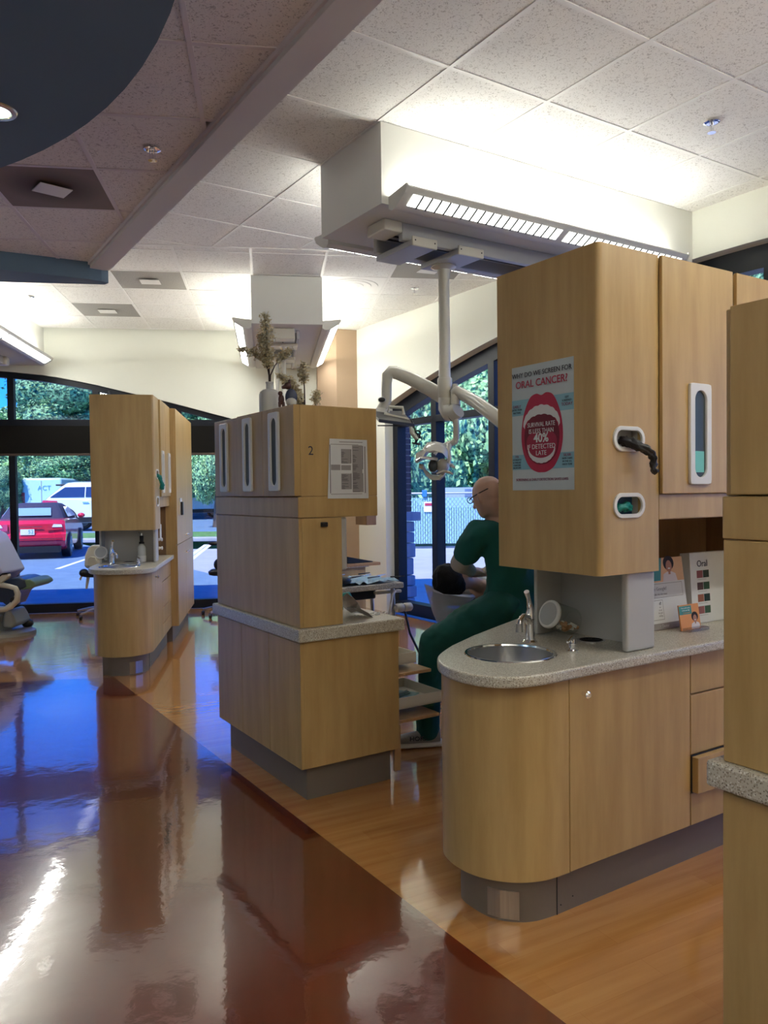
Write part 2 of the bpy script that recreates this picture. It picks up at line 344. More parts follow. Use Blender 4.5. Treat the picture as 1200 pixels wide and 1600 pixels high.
def window(name, fr, along, d, lo, hi, arch, mull, mw, md, tz0, tz1, band, sill, label):
    T = thing(name, label, None, (0, 0, 0), fr, kind='structure')
    def bx(mb, a, b, c0, c1, z0, z1): return mb.box(a, b, c0, c1, z0, z1) if along == 'u' else mb.box(c0, c1, a, b, z0, z1)
    fr_ = MB(); n = 40; xs = [lo+(hi-lo)*i/n for i in range(n+1)]
    for a, b in zip(xs, xs[1:]):
        v = []
        for dd in (d, d+md):
            for x, z in ((a, arch(a)-band), (b, arch(b)-band), (b, arch(b)+.005), (a, arch(a)+.005)): v.append((x, dd, z) if along == 'u' else (dd, x, z))
        fr_.add(v, [(0, 1, 2, 3), (7, 6, 5, 4), (0, 4, 5, 1), (3, 2, 6, 7)])
    part(T, 'arched_head', fr_, M['frame'])
    part(T, 'transom', bx(MB(), lo, hi, d, d+md, tz0, tz1), M['frame'], .004)
    part(T, 'sill_rail', bx(MB(), lo, hi, d-.02, d+md, 0, sill), M['frame'], .004)
    for i, c in enumerate([lo+mw/2]+mull+[hi-mw/2]):
        part(T, 'mullion', bx(MB(), c-mw/2, c+mw/2, d, d+md, sill, arch(c)-band+.01), M['frame'], .004)
    ed = [lo]+mull+[hi]
    for a, b in zip(ed, ed[1:]):
        part(T, 'pane', bx(MB(), a+mw/2, b-mw/2, d+md*.5, d+md*.5+.006, sill, tz0), M['glass'])
        p = [(a+mw/2, tz1), (b-mw/2, tz1)]+[(b-mw/2+(a-b+mw)*k/6, arch(b-mw/2+(a-b+mw)*k/6)-band) for k in range(7)]
        dd = d+md*.5; pts = [(x, dd, z) if along == 'u' else (dd, x, z) for x, z in p]
        part(T, 'pane', MB().extr(pts, (0, .006, 0) if along == 'u' else (.006, 0, 0)), M['glass'])
    return T
wb = window('window_1', 'B', 'u', 10.64, -7.15, .6, archB, [-.12-1.045*k for k in range(7)], .08, .09, 2.42, 2.505, .075, .118, 'tall black framed arched window wall facing the parked cars')
wa = window('window_2', 'A', 'v', 5.47, -1.0, 8.25, archA, [7.39-1.03*k for k in range(8)][::-1], .1, .13, 2.33, 2.41, .17, .15, 'tall black framed arched window wall facing the fence and trees')
for k, (a, b) in enumerate(((-7.07, -2.26), (-2.16, .55))):
    T = thing('roller_shade', ['wide dark roller shade drawn a little way down, left part of the far window wall', 'wide dark roller shade drawn a little way down, behind the cabinets'][k], 'shade', (a, 10.6, 2.045), 'B', 'roller shades of the far window wall')
    part(T, 'shade_fabric', MB().box(a, b, 10.605, 10.61, 2.06, 2.42), M['shade'])
    part(T, 'bottom_bar', MB().box(a, b, 10.597, 10.617, 2.035, 2.065), mat('shade_bar', (.075, .05, .038), .5), .003)
# brown corner column and the white lined jamb beside it
c = MB().prism([(.666, 10.42), (.908, 10.267), (1.185, 10.323), (1.25, 10.6), (.668, 10.6)], 0, HC)
tag(single('corner_column', c, M['column'], (.9, 10.3, 0), 'B', label='tall tan brown painted column in the corner between the two window walls'), kind='structure')

# ---- ceilings: tiles and T-bars
ceilA = thing('ceiling', 'white fissured tile ceiling over the treatment bays', None, (0, 0, HC), 'A', kind='structure')
ceilB = thing('ceiling', 'white fissured tile ceiling along the far window wall', None, (0, 0, HC), 'B', kind='structure')
ceilL = thing('ceiling', 'dim white fissured tile ceiling over the corridor, warm light put into its colour', None, (0, 0, HL), 'B', kind='structure')
def region(keep, fr):
    p = ROOM
    for k in keep: p = hp(p, *k)
    a = rot(fr); return [toframe(x, y, fr) for x, y in p]
def clip_to(sq, conv):                   # clip square by convex polygon (ccw)
    n = len(conv); s = sum(conv[i][0]*conv[(i+1) % n][1]-conv[(i+1) % n][0]*conv[i][1] for i in range(n))
    cc = conv if s > 0 else conv[::-1]
    for i in range(n):
        (x0, y0), (x1, y1) = cc[i], cc[(i+1) % n]; a, b = (y1-y0), -(x1-x0)
        sq = clip(sq, a, b, a*x0+b*y0)
        if len(sq) < 3: return []
    return sq
def tiles(par, conv, u0, du, nu, v0, dv, nv, z, m, mg, skip=()):
    full = None; g = .011
    for i in range(nu):
        for j in range(nv):
            if (i, j) in skip: continue
            x, y = u0+i*du, v0+j*dv; sq = [(x+g, y+g), (x+du-g, y+g), (x+du-g, y+dv-g), (x+g, y+dv-g)]
            c = clip_to(sq, conv)
            if len(c) < 3 or area(c) < .01: continue
            if abs(area(c)-area(sq)) < 1e-5:
                if full is None: full = MB().prism([(p-x, q-y) for p, q in sq], .004, .02).mesh('ceiling_tile', m)
                o = bpy.data.objects.new('ceiling_tile', full); C.objects.link(o); o.parent = par; o.location = (x, y, 0); OFF[o.name] = (0, 0, 0)
            else:
                part(par, 'ceiling_tile', MB().prism(c, z+.004, z+.02), m)
    for i in range(nu+1):
        c = clip_to([(u0+i*du-.012, v0), (u0+i*du+.012, v0), (u0+i*du+.012, v0+nv*dv), (u0+i*du-.012, v0+nv*dv)], conv)
        if len(c) > 2 and area(c) > .002: part(par, 'grid_bar', MB().prism(c, z-.001, z+.022), mg)
    for j in range(nv+1):
        c = clip_to([(u0, v0+j*dv-.012), (u0+nu*du, v0+j*dv-.012), (u0+nu*du, v0+j*dv+.012), (u0, v0+j*dv+.012)], conv)
        if len(c) > 2 and area(c) > .002: part(par, 'grid_bar', MB().prism(c, z-.0003, z+.022), mg)
tiles(ceilA, region([('A', 'u', -1, 1.6), ('B', 'v', 1, 6.97)], 'A'), 2.475-.672*2, .672, 7, 3.172-.685*8, .685, 14, HC, M['tile'], M['grid'])
bu, bv = -.80-.675*8, 7.11-.675
tiles(ceilB, region([('B', 'v', -1, 6.985)], 'B'), bu, .675, 15, bv, .675, 6, HC, M['tile'], M['grid'], skip=((7, 2), (6, 4), (10, 2), (11, 1)))
lu, lv = -.295-.655*5, 3.353-.67*6
tiles(ceilL, region([('A', 'u', 1, 1.46), ('B', 'v', 1, 6.62), ('B', 'v', -1, -2)], 'B'), lu, .655, 9, lv, .67, 12, HL, M['tile2'], M['grid2'], skip=((3, 8),))
mbx = MB(); mbx.prism(region([('B', 'v', -1, 6.955), ('B', 'v', 1, 6.985), ('A', 'u', -1, 1.6)], 'B'), HC-.002, HC+.022); part(ceilB, 'grid_bar', mbx, M['grid'])
roof = MB().prism([(x*1.0, y*1.0) for x, y in hp(hp([(-9.4, -7), (15, -7), (15, 15), (-9.4, 15)], 'B', 'v', 1, 11.0), 'A', 'u', 1, 5.75)], HC+.3, HC+.9)
tag(single('roof', roof, M['bulk'], (0, 0, 0)), kind='structure', label='flat roof slab')
# beam at the edge of the corridor ceiling
bm_ = MB().prism([toframe(*p, 'A') for p in hp(hp(hp(hp(ROOM, 'A', 'u', 1, 1.605), 'A', 'u', -1, 1.455), 'B', 'v', 1, 6.62), 'A', 'v', -1, -3)], HL-.045, HC+.3)
tag(single('ceiling_beam', bm_, M['beam'], (1.5, 0, 0), 'A', label='long straight grey beige beam between corridor ceiling and bay ceiling'), kind='structure')
tag(single('trim_1', MB().box(1.44, 1.457, -3, 6.9, HL-.02, HL+.02), M['grid2'], (1.44, 0, HL), 'A', label='metal edge angle along the beam'), kind='structure')
# blue soffits
cx, cy, cr = -3.1385, 1.798, 2.9944
disc = MB().prism([(cx+cr*math.cos(2*PI*i/96), cy+cr*math.sin(2*PI*i/96)) for i in range(96)], 3.15, HL+.02)
tag(single('blue_soffit', disc, M['blue'], (cx, cy, 3.15), 'B', label='large round slate blue soffit hanging below the corridor ceiling', smooth=True), kind='structure')
wedge = MB().prism([(-5.2, 4.2), (-3.4, 5.62), (-2.7, 6.02), (-1.99, 6.344), (-1.737, 6.43), (-1.385, 6.562), (-1.305, 6.61), (-1.262, 6.66), (-1.30, 6.71), (-5.2, 6.71)], 3.245, HC)
tag(single('blue_soffit', wedge, M['blue'], (-2, 6.4, 3.245), 'B', label='slate blue soffit strip with curved front at the far end of the corridor ceiling'), kind='structure')
tag(single('blue_soffit', MB().prism([toframe(*p, 'B') for p in hp(hp(hp(ROOM, 'A', 'u', 1, 1.455), 'B', 'v', 1, 6.71), 'B', 'v', -1, 6.62)], HL+.0, HC+.3), M['blue'], (0, 6.6, 3.4), 'B', label='step between the corridor ceiling and the far ceiling'), kind='structure')
# ceiling above corridor: closing slab
tag(single('ceiling', MB().prism(hp(ROOM, 'B', 'v', 1, 6.7), HC+.05, HC+.08), M['bulk'], (0, 0, HC), label='slab above the corridor ceiling tiles'), kind='structure')

# ---- bulkheads with their linear lamps and tracks, run along local x from x0 (near end) to x1 (wall)
def bulkhead(fr, x0, x1, y0, y1, label, lamps, where):
    tag(single('ceiling_bulkhead', MB().box(x0, x1, y0, y1, 3.19, HC), M['bulk'], (x0, y0, 3.19), fr, label=label), kind='structure')
    for side, (lab, solid) in zip((-1, 1), lamps):
        if lab is None: continue
        yw = y0 if side < 0 else y1; Y = lambda d: yw+side*d
        T = thing('linear_lamp', lab, 'lamp', (x0+.05, yw, 3.19), fr, 'linear lamps on the bulkheads')
        a, b = x0+.06, x1-.30
        prof = [(0, 3.20), (0, 3.165), (.03, 3.152), (.065, 3.155), (.10, 3.172), (.165, 3.212), (.184, 3.240), (.178, 3.250), (.165, 3.246), (.14, 3.222), (.09, 3.20)]
        part(T, 'lamp_housing', MB().extr([(a, Y(d), z) for d, z in prof], (b-a, 0, 0)), M['fixture'], smooth=True, ang=50)
        for e in (a-.012, b): part(T, 'end_cap', MB().extr([(e, Y(d), z) for d, z in [(0, 3.235), (0, 3.163), (.03, 3.148), (.065, 3.151), (.10, 3.168), (.167, 3.207), (.188, 3.240), (.186, 3.256)]], (.012, 0, 0)), M['fixture'])
        mid = a+(b-a)*.505
        for p, q in ((a+.05, mid-.03), (mid+.03, b-.05)):
            d = [(.095, 3.167), (.13, 3.1875), (.164, 3.209), (.164, 3.211), (.13, 3.190), (.095, 3.169)]
            part(T, 'diffuser', MB().extr([(p, Y(e), z-.002) for e, z in d], (q-p, 0, 0)), M['lamplouvre'] if (where == 'near' and side < 0) else M['lampdown'])
            if not solid:
                lv_ = MB(); k = 18
                for i in range(1, k):
                    x = p+(q-p)*i/k; lv_.extr([(x-.004, Y(e), z) for e, z in [(.092, 3.158), (.13, 3.179), (.170, 3.203), (.170, 3.210), (.13, 3.188), (.095, 3.167)]], (.008, 0, 0))
                part(T, 'louvre', lv_, M['dark'], kind='stuff')
            part(T, 'tube', MB().tube([(p, Y(.085), 3.235), (q, Y(.085), 3.235)], .012, 8), M['lampup'])
bulkhead('A', 2.48, 5.35, 3.83, 4.56, 'white ceiling bulkhead above the second bay, nearest to the camera',
         [('long louvred lamp on the near side of the nearest white bulkhead', False), ('long louvred lamp on the hidden far side of the nearest white bulkhead', False)], 'near')
bulkhead('BR', 7.82, 10.6, -.56, .14, 'white ceiling bulkhead over the middle bay, end face towards the camera',
         [('slim lamp on the right side of the middle bulkhead, beside the brown column', True), ('slim lamp on the left side of the middle bulkhead, above the dried flowers', True)], 'mid')
bulkhead('BR', 6.95, 10.6, 2.82, 3.6, 'white ceiling bulkhead at the left edge over the left bay',
         [('long lamp with two bright diffusers on the bulkhead at the left edge', True), (None, True)], 'left')

bulkhead('A', 2.1, 5.35, -.30, .43, 'white ceiling bulkhead of the bay beside the camera, outside the view',
         [('long louvred lamp on the bulkhead beside the camera, side away from the sinks', False), ('long louvred lamp on the bulkhead beside the camera, side facing the sinks', False)], 'side')
for k, (u, v) in enumerate(((-.3, -.6), (-.3, -2.6), (1.4, -1.9), (-2.6, -1.6))):  # unseen panels added behind the camera to brighten the corridor
    T = thing('added_panel_lamp', 'added flat panel lamp behind the camera that brightens the corridor', 'lamp', (u, v, HL), 'B', 'added panel lamps behind the camera')
    part(T, 'panel_frame', MB().box(u-.33, u+.33, v-.33, v+.33, HL-.012, HL-.004), M['grid']); part(T, 'added_panel_diffuser', MB().box(u-.29, u+.29, v-.29, v+.29, HL-.018, HL-.0125), M['panel'])
for k, (u, v) in enumerate(((-3.4, .6), (-.6, -1.4), (-4.6, 3.4), (1.2, -2.4))):  # unseen uplights added to lift the brightness of the corridor ceiling
    T = thing('added_uplight_bowl', 'added bowl uplight outside the view that brightens the corridor ceiling', 'lamp', (u, v, 2.5), 'B', 'added bowl uplights outside the view')
    part(T, 'bowl', MB().lathe([(.03, 2.40), (.16, 2.44), (.24, 2.52), (.25, 2.54), (.235, 2.54), (.15, 2.46), (.02, 2.42)], (u, v, 0), 28), M['fixture'], smooth=True)
    part(T, 'lamp_disc', MB().lathe([(.001, 2.515), (.22, 2.515)], (u, v, 0), 24), M['bowl']); part(T, 'rod', MB().tube([(u, v, 2.5), (u, v, HL)], .008, 8), M['fixture'])
# ---- things in the ceilings
def sprinkler(fr, u, v, z, lab):
    T = thing('sprinkler_head', lab, 'sprinkler', (u, v, z), fr, 'fire sprinklers')
    part(T, 'escutcheon', MB().lathe([(.0, 0), (.042, -.002), (.045, -.008), (.03, -.014), (.018, -.012)], (u, v, z), 20), M['chrome'], smooth=True)
    part(T, 'frame', MB().box(u-.016, u-.011, v-.003, v+.003, z-.055, z-.01).box(u+.011, u+.016, v-.003, v+.003, z-.055, z-.01).tube([(u, v, z-.01), (u, v, z-.06)], .006, 8), M['chrome'])
    part(T, 'deflector', MB().lathe([(.006, -.058), (.024, -.062), (.024, -.065), (0.001, -.066)], (u, v, z), 14), M['chrome'], smooth=True)
p = at(238, 232, 1); t = (HL-EYE)/(p.z-EYE); sprinkler('W', p.x*t, t, HL, 'chrome sprinkler in the dim corridor ceiling left of the beam')
sprinkler('A', 4.137, 2.83, HC, 'chrome sprinkler in the white ceiling at the upper right')
sprinkler('B', -2.5, 8.9, HC, 'small sprinkler in the bright ceiling at the far left')
sprinkler('A', 4.78, 6.76, HC, 'small sprinkler in the white ceiling right of the round diffuser')
perf = mat('perforated_metal', (.30, .285, .26), .6, bump=.6, bscale=90)
dust = mat('dusty_perforated_metal', (.25, .20, .16), .7)
def dusty():
    n = dust.node_tree; b = n.nodes['Principled BSDF']; tc = n.nodes.new('ShaderNodeTexCoord'); g = n.nodes.new('ShaderNodeVectorMath'); g.operation = 'LENGTH'
    cr = n.nodes.new('ShaderNodeValToRGB'); e = cr.color_ramp.elements; e[0].position = .1; e[0].color = (.07, .045, .025, 1); e[1].position = .30; e[1].color = (.24, .19, .155, 1)
    n.links.new(tc.outputs['Object'], g.inputs[0]); n.links.new(g.outputs['Value'], cr.inputs[0]); n.links.new(cr.outputs[0], b.inputs['Base Color'])
dusty()
def vent(par_c, i, j, u0, du, v0, dv, z, m, lab, rotp, cu=.5, cv=.5):
    x, y = u0+(i+.5)*du, v0+(j+.5)*dv; X, Y_ = u0+(i+cu)*du, v0+(j+cv)*dv
    T = thing('air_vent', lab, 'vent', (X, Y_, z), 'B', 'perforated ceiling vents')
    part(T, 'perforated_panel', MB().box(x-du/2+.012, x+du/2-.012, y-dv/2+.012, y+dv/2-.012, z+.002, z+.012), m)
    c, s = math.cos(rotp), math.sin(rotp); q = [(X+a*c-b*s, Y_+a*s+b*c) for a, b in ((-.095, -.08), (.095, -.08), (.095, .08), (-.095, .08))]
    part(T, 'centre_plate', MB().prism(q, z-.018, z-.012), M['grid'], .002)
    part(T, 'plate_stem', MB().tube([(X, Y_, z-.014), (X, Y_, z+.004)], .02, 10), M['grid'])
vent(ceilL, 3, 8, lu, .655, lv, .67, HL, dust, 'dusty brown perforated vent in the corridor ceiling below the blue disc', math.radians(33), .52, .47)
vent(ceilB, 7, 2, bu, .675, bv, .675, HC, perf, 'grey perforated vent in the far ceiling just right of the beam end', 0)
vent(ceilB, 6, 4, bu, .675, bv, .675, HC, perf, 'grey perforated vent in the far ceiling, nearer the far wall', 0)
vent(ceilB, 11, 1, bu, .675, bv, .675, HC, perf, 'white perforated vent beyond the nearest bulkhead track', .2)
T = thing('round_diffuser', 'round white ceiling diffuser right of the middle bulkhead', 'vent', (.8875, 8.12, HC), 'B')
x, y = bu+10.5*.675, bv+2.5*.675
part(T, 'diffuser_tile', MB().box(x-.325, x+.325, y-.325, y+.325, HC+.003, HC+.014), M['grid'])
for r in (.27, .20, .12): part(T, 'diffuser_ring', MB().lathe([(r-.05, 0), (r, -.004), (r+.005, .003)], (x, y, HC), 28), M['grid'], smooth=True)
part(T, 'diffuser_cone', MB().lathe([(.001, -.02), (.06, -.016), (.09, .003)], (x, y, HC), 24), M['grid'], smooth=True)
T = thing('downlight', 'recessed round downlight in the blue soffit', 'lamp', (-1.12, 3.545, 3.15), 'B')
part(T, 'trim_ring', MB().lathe([(.062, .0), (.066, -.008), (.085, -.006), (.09, .0)], (-1.12, 3.545, 3.15), 28), mat('brass_ring', (.62, .52, .33), .25, .8), smooth=True)
part(T, 'lamp_lens', MB().lathe([(.001, -.003), (.062, -.004)], (-1.12, 3.545, 3.15), 24), emis('cool_lens', (.75, 1, 1), 3.0))
#@@UNITS
# ================================================================ CABINET UNITS
def slot_ring(par, cx, cz, w, h, y, inner, name='glove_slot', body=True):
    """white oval rim on a face that looks along -v, with the recess behind it"""
    r = part(par, name, ring2(oval2(0, 0, w, h), oval2(0, 0, w-.03, h-.03), (cx, y, cz), FF, -.002, .008), M['white'], .002)
    return r
def window_pull(par, x0, x1, z0, z1, y, fr3=FF, xc=None, teal=False):
    """long white frame with an oval opening and a smoked pane; y is the plane of the face"""
    w, h = x1-x0, z1-z0; cx_, cz_ = (x0+x1)/2, (z0+z1)/2
    org = (cx_, y, cz_) if fr3 is FF else (y, cx_, cz_)
    n = 28; inner = oval2(0, 0, w*.56, h*.86, n); outer = []
    for a, b in inner:                                   # push the oval out to a rectangle with soft corners
        t = max(abs(a)/(w/2), abs(b)/(h/2), 1e-6) if False else None
        sx, sz = math.copysign(w/2, a), (b/(h*.43))*h/2
        if abs(b) > h*.43-w*.28: ang = math.atan2(abs(b)-(h*.43-w*.28), abs(a)); k = w*.5; sx = math.copysign(min(w/2, k*1.35*math.cos(ang)), a); sz = math.copysign(min(h/2, h*.43-w*.28+(h*.07+w*.28)*1.35*math.sin(ang)), b)
        outer.append((sx, sz))
    f = part(par, 'window_frame', ring2(outer, inner, org, fr3, -.001, .012), M['white'], .003)
    part(f, 'pane', flat(inner, org, fr3, -.0005, .002), M['pane'])
    if teal: part(f, 'mint_box_edge', flat([(-w*.26, -h*.38), (w*.22, -h*.38), (w*.22, -h*.17), (-w*.26, -h*.17)], org, fr3, .001, .003), M['mint'])
    return f
def glove(lab, fr, pts, r, m, org):
    T = single('disposable_glove', MB().tube(pts, r, 9), m, org, fr, lab, 'glove', smooth=True)
    s_ = T.modifiers.new('sub', 'SUBSURF'); s_.levels = s_.render_levels = 2
    tx = bpy.data.textures.new('crumple', 'CLOUDS'); tx.noise_scale = .016; d = T.modifiers.new('d', 'DISPLACE'); d.texture = tx; d.strength = .03; return T
def drill_counter(o, cuts, off):
    for (x, y, r) in cuts:
        c = MB().lathe([(r, -.2), (r, .2)], (x-off[0], y-off[1], 0), 48).mesh('c', None); co = bpy.data.objects.new('c', c); C.objects.link(co); co.matrix_world = o.matrix_world.copy() if False else Matrix.Translation(o.location) @ o.rotation_euler.to_matrix().to_4x4()
        md = o.modifiers.new('b', 'BOOLEAN'); md.operation = 'DIFFERENCE'; md.object = co; md.solver = 'EXACT'
        bpy.context.view_layer.update()
        me = bpy.data.meshes.new_from_object(o.evaluated_get(bpy.context.evaluated_depsgraph_get())); o.modifiers.clear(); o.data = me; bpy.data.objects.remove(co)

def open_cr(pts, k=5):
    out = []; n = len(pts)
    for i in range(n-1):
        p0, p1, p2, p3 = pts[max(i-1, 0)], pts[i], pts[i+1], pts[min(i+2, n-1)]
        for j in range(k):
            t = j/k; out.append(tuple(.5*((2*p1[a])+(-p0[a]+p2[a])*t+(2*p0[a]-5*p1[a]+4*p2[a]-p3[a])*t*t+(-p0[a]+3*p1[a]-3*p2[a]+p3[a])*t**3) for a in (0, 1)))
    return out+[pts[-1]]
def sink_unit(fr, dr, da, tall0, tall1, slant, W, right):
    P = lambda r, a: (r+dr, a+da)
    def poly(pts): return [P(*p) for p in pts]
    e = tall0-dr if False else tall0
    b0 = 2.95 if slant else 2.44
    nose_b = [(2.013, 1.94), (1.922, 1.943), (1.85, 1.965), (1.785, 2.01), (1.735, 2.08), (1.712, 2.16)]
    nose_c = [(2.10, 1.905), (2.0, 1.903), (1.90, 1.899), (1.81, 1.906), (1.727, 1.938), (1.674, 1.998), (1.652, 2.075)]
    nose_k = [(2.0, 1.99), (1.914, 2.0), (1.853, 2.03), (1.80, 2.09), (1.782, 2.17)]
    if slant:
        bb = [(1.717, 2.25), (1.75, 2.33), (1.83, 2.40), (1.95, 2.465), (2.15, 2.56), (2.4, 2.68), (2.7, 2.82), (tall0, 2.86)]
        bc = [(1.655, 2.17), (1.69, 2.27), (1.77, 2.37), (1.91, 2.475), (2.12, 2.594), (2.38, 2.72), (2.69, 2.866), (tall0, 2.90)]
        bk = [(1.79, 2.27), (1.86, 2.35), (2.0, 2.42), (2.4, 2.61), (2.7, 2.76), (tall0, 2.80)]
    else:
        bb = [(1.717, 2.25), (1.75, 2.32), (1.83, 2.39), (1.95, 2.43), (2.1, 2.44), (tall0, 2.44)]
        bc = [(1.655, 2.2), (1.69, 2.32), (1.77, 2.41), (1.9, 2.46), (2.1, 2.475), (tall0, 2.475)]
        bk = [(1.79, 2.27), (1.86, 2.35), (2.0, 2.38), (tall0, 2.38)]
    nose_b, bb = open_cr(nose_b+bb[:4]), bb[4:]; nose_c, bc = open_cr(nose_c+bc[:4]), bc[4:]; nose_k, bk = open_cr(nose_k+bk[:2]), bk[2:]
    # base
    org = (*P(1.72, 1.94), 0)
    T = thing('sink_base_cabinet', W['base'], 'cabinet', org, fr)
    ol = poly([(2.018, 1.955)]+nose_b+bb+[(tall0, 1.955)])
    gx, gy = 2.4+dr, 2.2+da; il = [(gx+(x-gx)*.985, gy+(y-gy)*.965) for x, y in ol]
    part(T, 'curved_body', ring2(ol, il, (0, 0, .17), ((1, 0, 0), (0, 1, 0), (0, 0, 1)), 0, .692), M['wood'], smooth=True, ang=30)
    part(T, 'body_floor', MB().prism(il, .171, .19), M['wood'])
    part(T, 'kick_plate', MB().prism(poly(nose_k+bk+[(tall0, 1.99)]), 0, .17), M['kick'], smooth=True, ang=30)
    d = part(T, 'door', MB().box(2.018+dr, (2.692 if right else 2.53)+dr, 1.94+da, 1.955+da, .17, .858), M['wood'], .0025)
    kx, kz = 2.083+dr, .795
    part(d, 'knob', MB().lathe([(.007, 0), (.006, .016), (.012, .02), (.014, .028), (.008, .034)], (kx, 1.94+da, kz), 14, 'Y'), M['chrome'], smooth=True)
    x0 = 2.697+dr if right else 2.535+dr
    x1d = 3.15 if right else tall0+dr-.005
    if right: part(T, 'door', MB().box(3.155, tall0-.005, 1.94, 1.955, .17, .858), M['wood'], .0025)
    zs = [(.70, .858), (.455, .695), (.305, .45), (.17, .30)]
    for k, (z0, z1) in enumerate(zs):
        pr = .03 if (right and k == 2) else 0
        part(T, 'drawer', MB().box(x0+(.004 if pr else 0), x1d, 1.94+da-pr, 1.955+da, z0, z1-.002), M['wood'], .0025, label='slightly pulled out drawer' if pr else None)
    if right: part(T, 'drawer_gap', MB().box(x0+.001, x1d, 1.937+da, 1.941+da, .302, .453), M['dark'])
    part(T, 'cover_plate', MB().prism([(x, y) for x, y in poly([(1.853, 2.027), (1.81, 2.075), (1.79, 2.12), (1.786, 2.118), (1.805, 2.072), (1.85, 2.022)])], .01, .11), M['steelplate'])
    part(T, 'kick_joint', MB().box(1.999+dr, 2.002+dr, 1.988+da, 1.9905+da, 0, .169), M['dark'])
    for sx, sz in ((2.02, .03), (2.08, .045)): part(T, 'screw', MB().lathe([(.003, 0), (.002, .002)], (sx+dr, 1.99+da, sz), 8, 'Y'), M['dark'])
    # worktop
    co = single('worktop', MB().prism(poly([(tall0, 1.905)]+nose_c+bc), .863, .903), M['counter'], (*P(1.72, 1.94), .863), fr, W['top'], 'worktop')
    sx, sy = 1.995+dr, 2.22+da; hx, hy = 2.43+dr, 2.215+da
    drill_counter(co, [(sx, sy, .165), (hx, hy, .05)], (*P(1.72, 1.94), .863)); bev(co, .012, 3)
    for i in (-1, 0, 1): pass
    T = thing('sink', W['sink'], 'sink', (sx, sy, .903), fr)
    part(T, 'basin', MB().lathe([(.163, .012+.895), (.162, .84), (.14, .78), (.09, .762), (.03, .76), (.001, .76)][::-1], (sx, sy, 0), 40), M['steel'], smooth=True, ang=60)
    part(T, 'rim', MB().lathe([(.158, .9), (.160, .906), (.172, .9062), (.175, .903)], (sx, sy, 0), 40), M['chrome'], smooth=True)
    part(T, 'drain', MB().lathe([(.035, .761), (.033, .766), (.02, .764), (.001, .763)], (sx, sy, 0), 18), M['chrome'], smooth=True)
    T = thing('waste_chute_ring', W['chute'], 'ring', (hx, hy, .903), fr)
    part(T, 'rim', ring2(ell2(0, 0, .058, .058), ell2(0, 0, .048, .048), (hx, hy, .903), ((1, 0, 0), (0, 1, 0), (0, 0, 1)), -.002, .003), M['chrome'])
    part(T, 'chute', MB().lathe([(.048, .90), (.046, .82), (.001, .82)], (hx, hy, 0), 24), M['black'], smooth=True)
    # faucet
    fx, fy = 2.19+dr, 2.32+da
    T = thing('faucet', W['faucet'], 'faucet', (fx, fy, .903), fr)
    part(T, 'base', MB().lathe([(.03, .903), (.03, .91), (.022, .918), (.019, .96), (.021, 1.0)], (fx, fy, 0), 20), M['chrome'], smooth=True)
    vx, vy = (sx-fx), (sy-fy); L = math.hypot(vx, vy); vx /= L; vy /= L
    part(T, 'spout', MB().tube([(fx, fy, .98), (fx+vx*.03, fy+vy*.03, 1.012), (fx+vx*.075, fy+vy*.075, 1.022), (fx+vx*.115, fy+vy*.115, 1.008), (fx+vx*.122, fy+vy*.122, .99)], [.016, .015, .012, .011, .011], 14), M['chrome'], smooth=True)
    part(T, 'aerator', MB().tube([(fx+vx*.122, fy+vy*.122, 1.0), (fx+vx*.122, fy+vy*.122, .968)], [.013, .014], 14), M['steel'], smooth=True)
    part(T, 'lever', MB().tube([(fx, fy, 1.0), (fx-vx*.008, fy-vy*.008, 1.04), (fx+vx*.012, fy+vy*.012, 1.085), (fx+vx*.035, fy+vy*.035, 1.115)], [.021, .014, .009, .011], 12), M['chrome'], smooth=True)
    # soap pump / second tap
    qx, qy = 2.20+dr, 2.10+da
    T = thing('soap_pump', W['pump'], 'soap pump', (qx, qy, .903), fr)
    part(T, 'pump_base', MB().lathe([(.022, .903), (.022, .909), (.013, .913), (.013, .93), (.018, .932), (.018, .936), (.012, .938), (.012, .952)], (qx, qy, 0), 18), M['chrome'], smooth=True)
    part(T, 'pump_nozzle', MB().tube([(qx, qy, .955), (qx+vx*.02, qy+vy*.02+.0, .957), (qx+vx*.06, qy+vy*.06, .950)], [.012, .007, .004], 10), M['chrome'], smooth=True)
    # grey splash channel between worktop and upper cabinet
    T = thing('splash_enclosure', W['splash'], 'panel', (*P(2.35, 1.96), .903), fr)
    part(T, 'front_wing', MB().box(2.345+dr, 2.508+dr, 1.962+da, 1.99+da, .904, 1.204), M['niche'], .01, seg=3)
    part(T, 'back_panel', MB().box(2.494+dr, 2.508+dr, 1.99+da, 2.44+da, .904, 1.204), M['niche'])
    part(T, 'rear_wing', MB().box(2.345+dr, 2.508+dr, 2.44+da, 2.458+da, .904, 1.204), M['niche'], .004)
    # upper cabinet
    U0, U1 = 2.172, tall0
    T = thing('upper_cabinet', W['upper'], 'cabinet', (*P(U0, 1.94), 1.205), fr)
    body = [(U0+.022, 1.94)]+[(U0+.02-.02*math.sin(t), 1.96-.02*math.cos(t)) for t in (.3, .6, .9, 1.2, 1.57)]+[(U0, 2.482), (U0+.022, 2.482)]
    part(T, 'end_panel', MB().prism(poly(body), 1.205, 2.405), M['wood'], smooth=True, ang=30)
    part(T, 'cabinet_back', MB().box(U0+.022+dr, 2.504+dr, 2.462+da, 2.482+da, 1.205, 2.405), M['wood'])
    part(T, 'cabinet_top', MB().box(U0+.022+dr, 2.504+dr, 1.956+da, 2.462+da, 2.385, 2.404), M['wood'])
    part(T, 'cabinet_bottom', MB().box(U0+.022+dr, 2.504+dr, 1.956+da, 2.462+da, 1.206, 1.225), M['wood'])
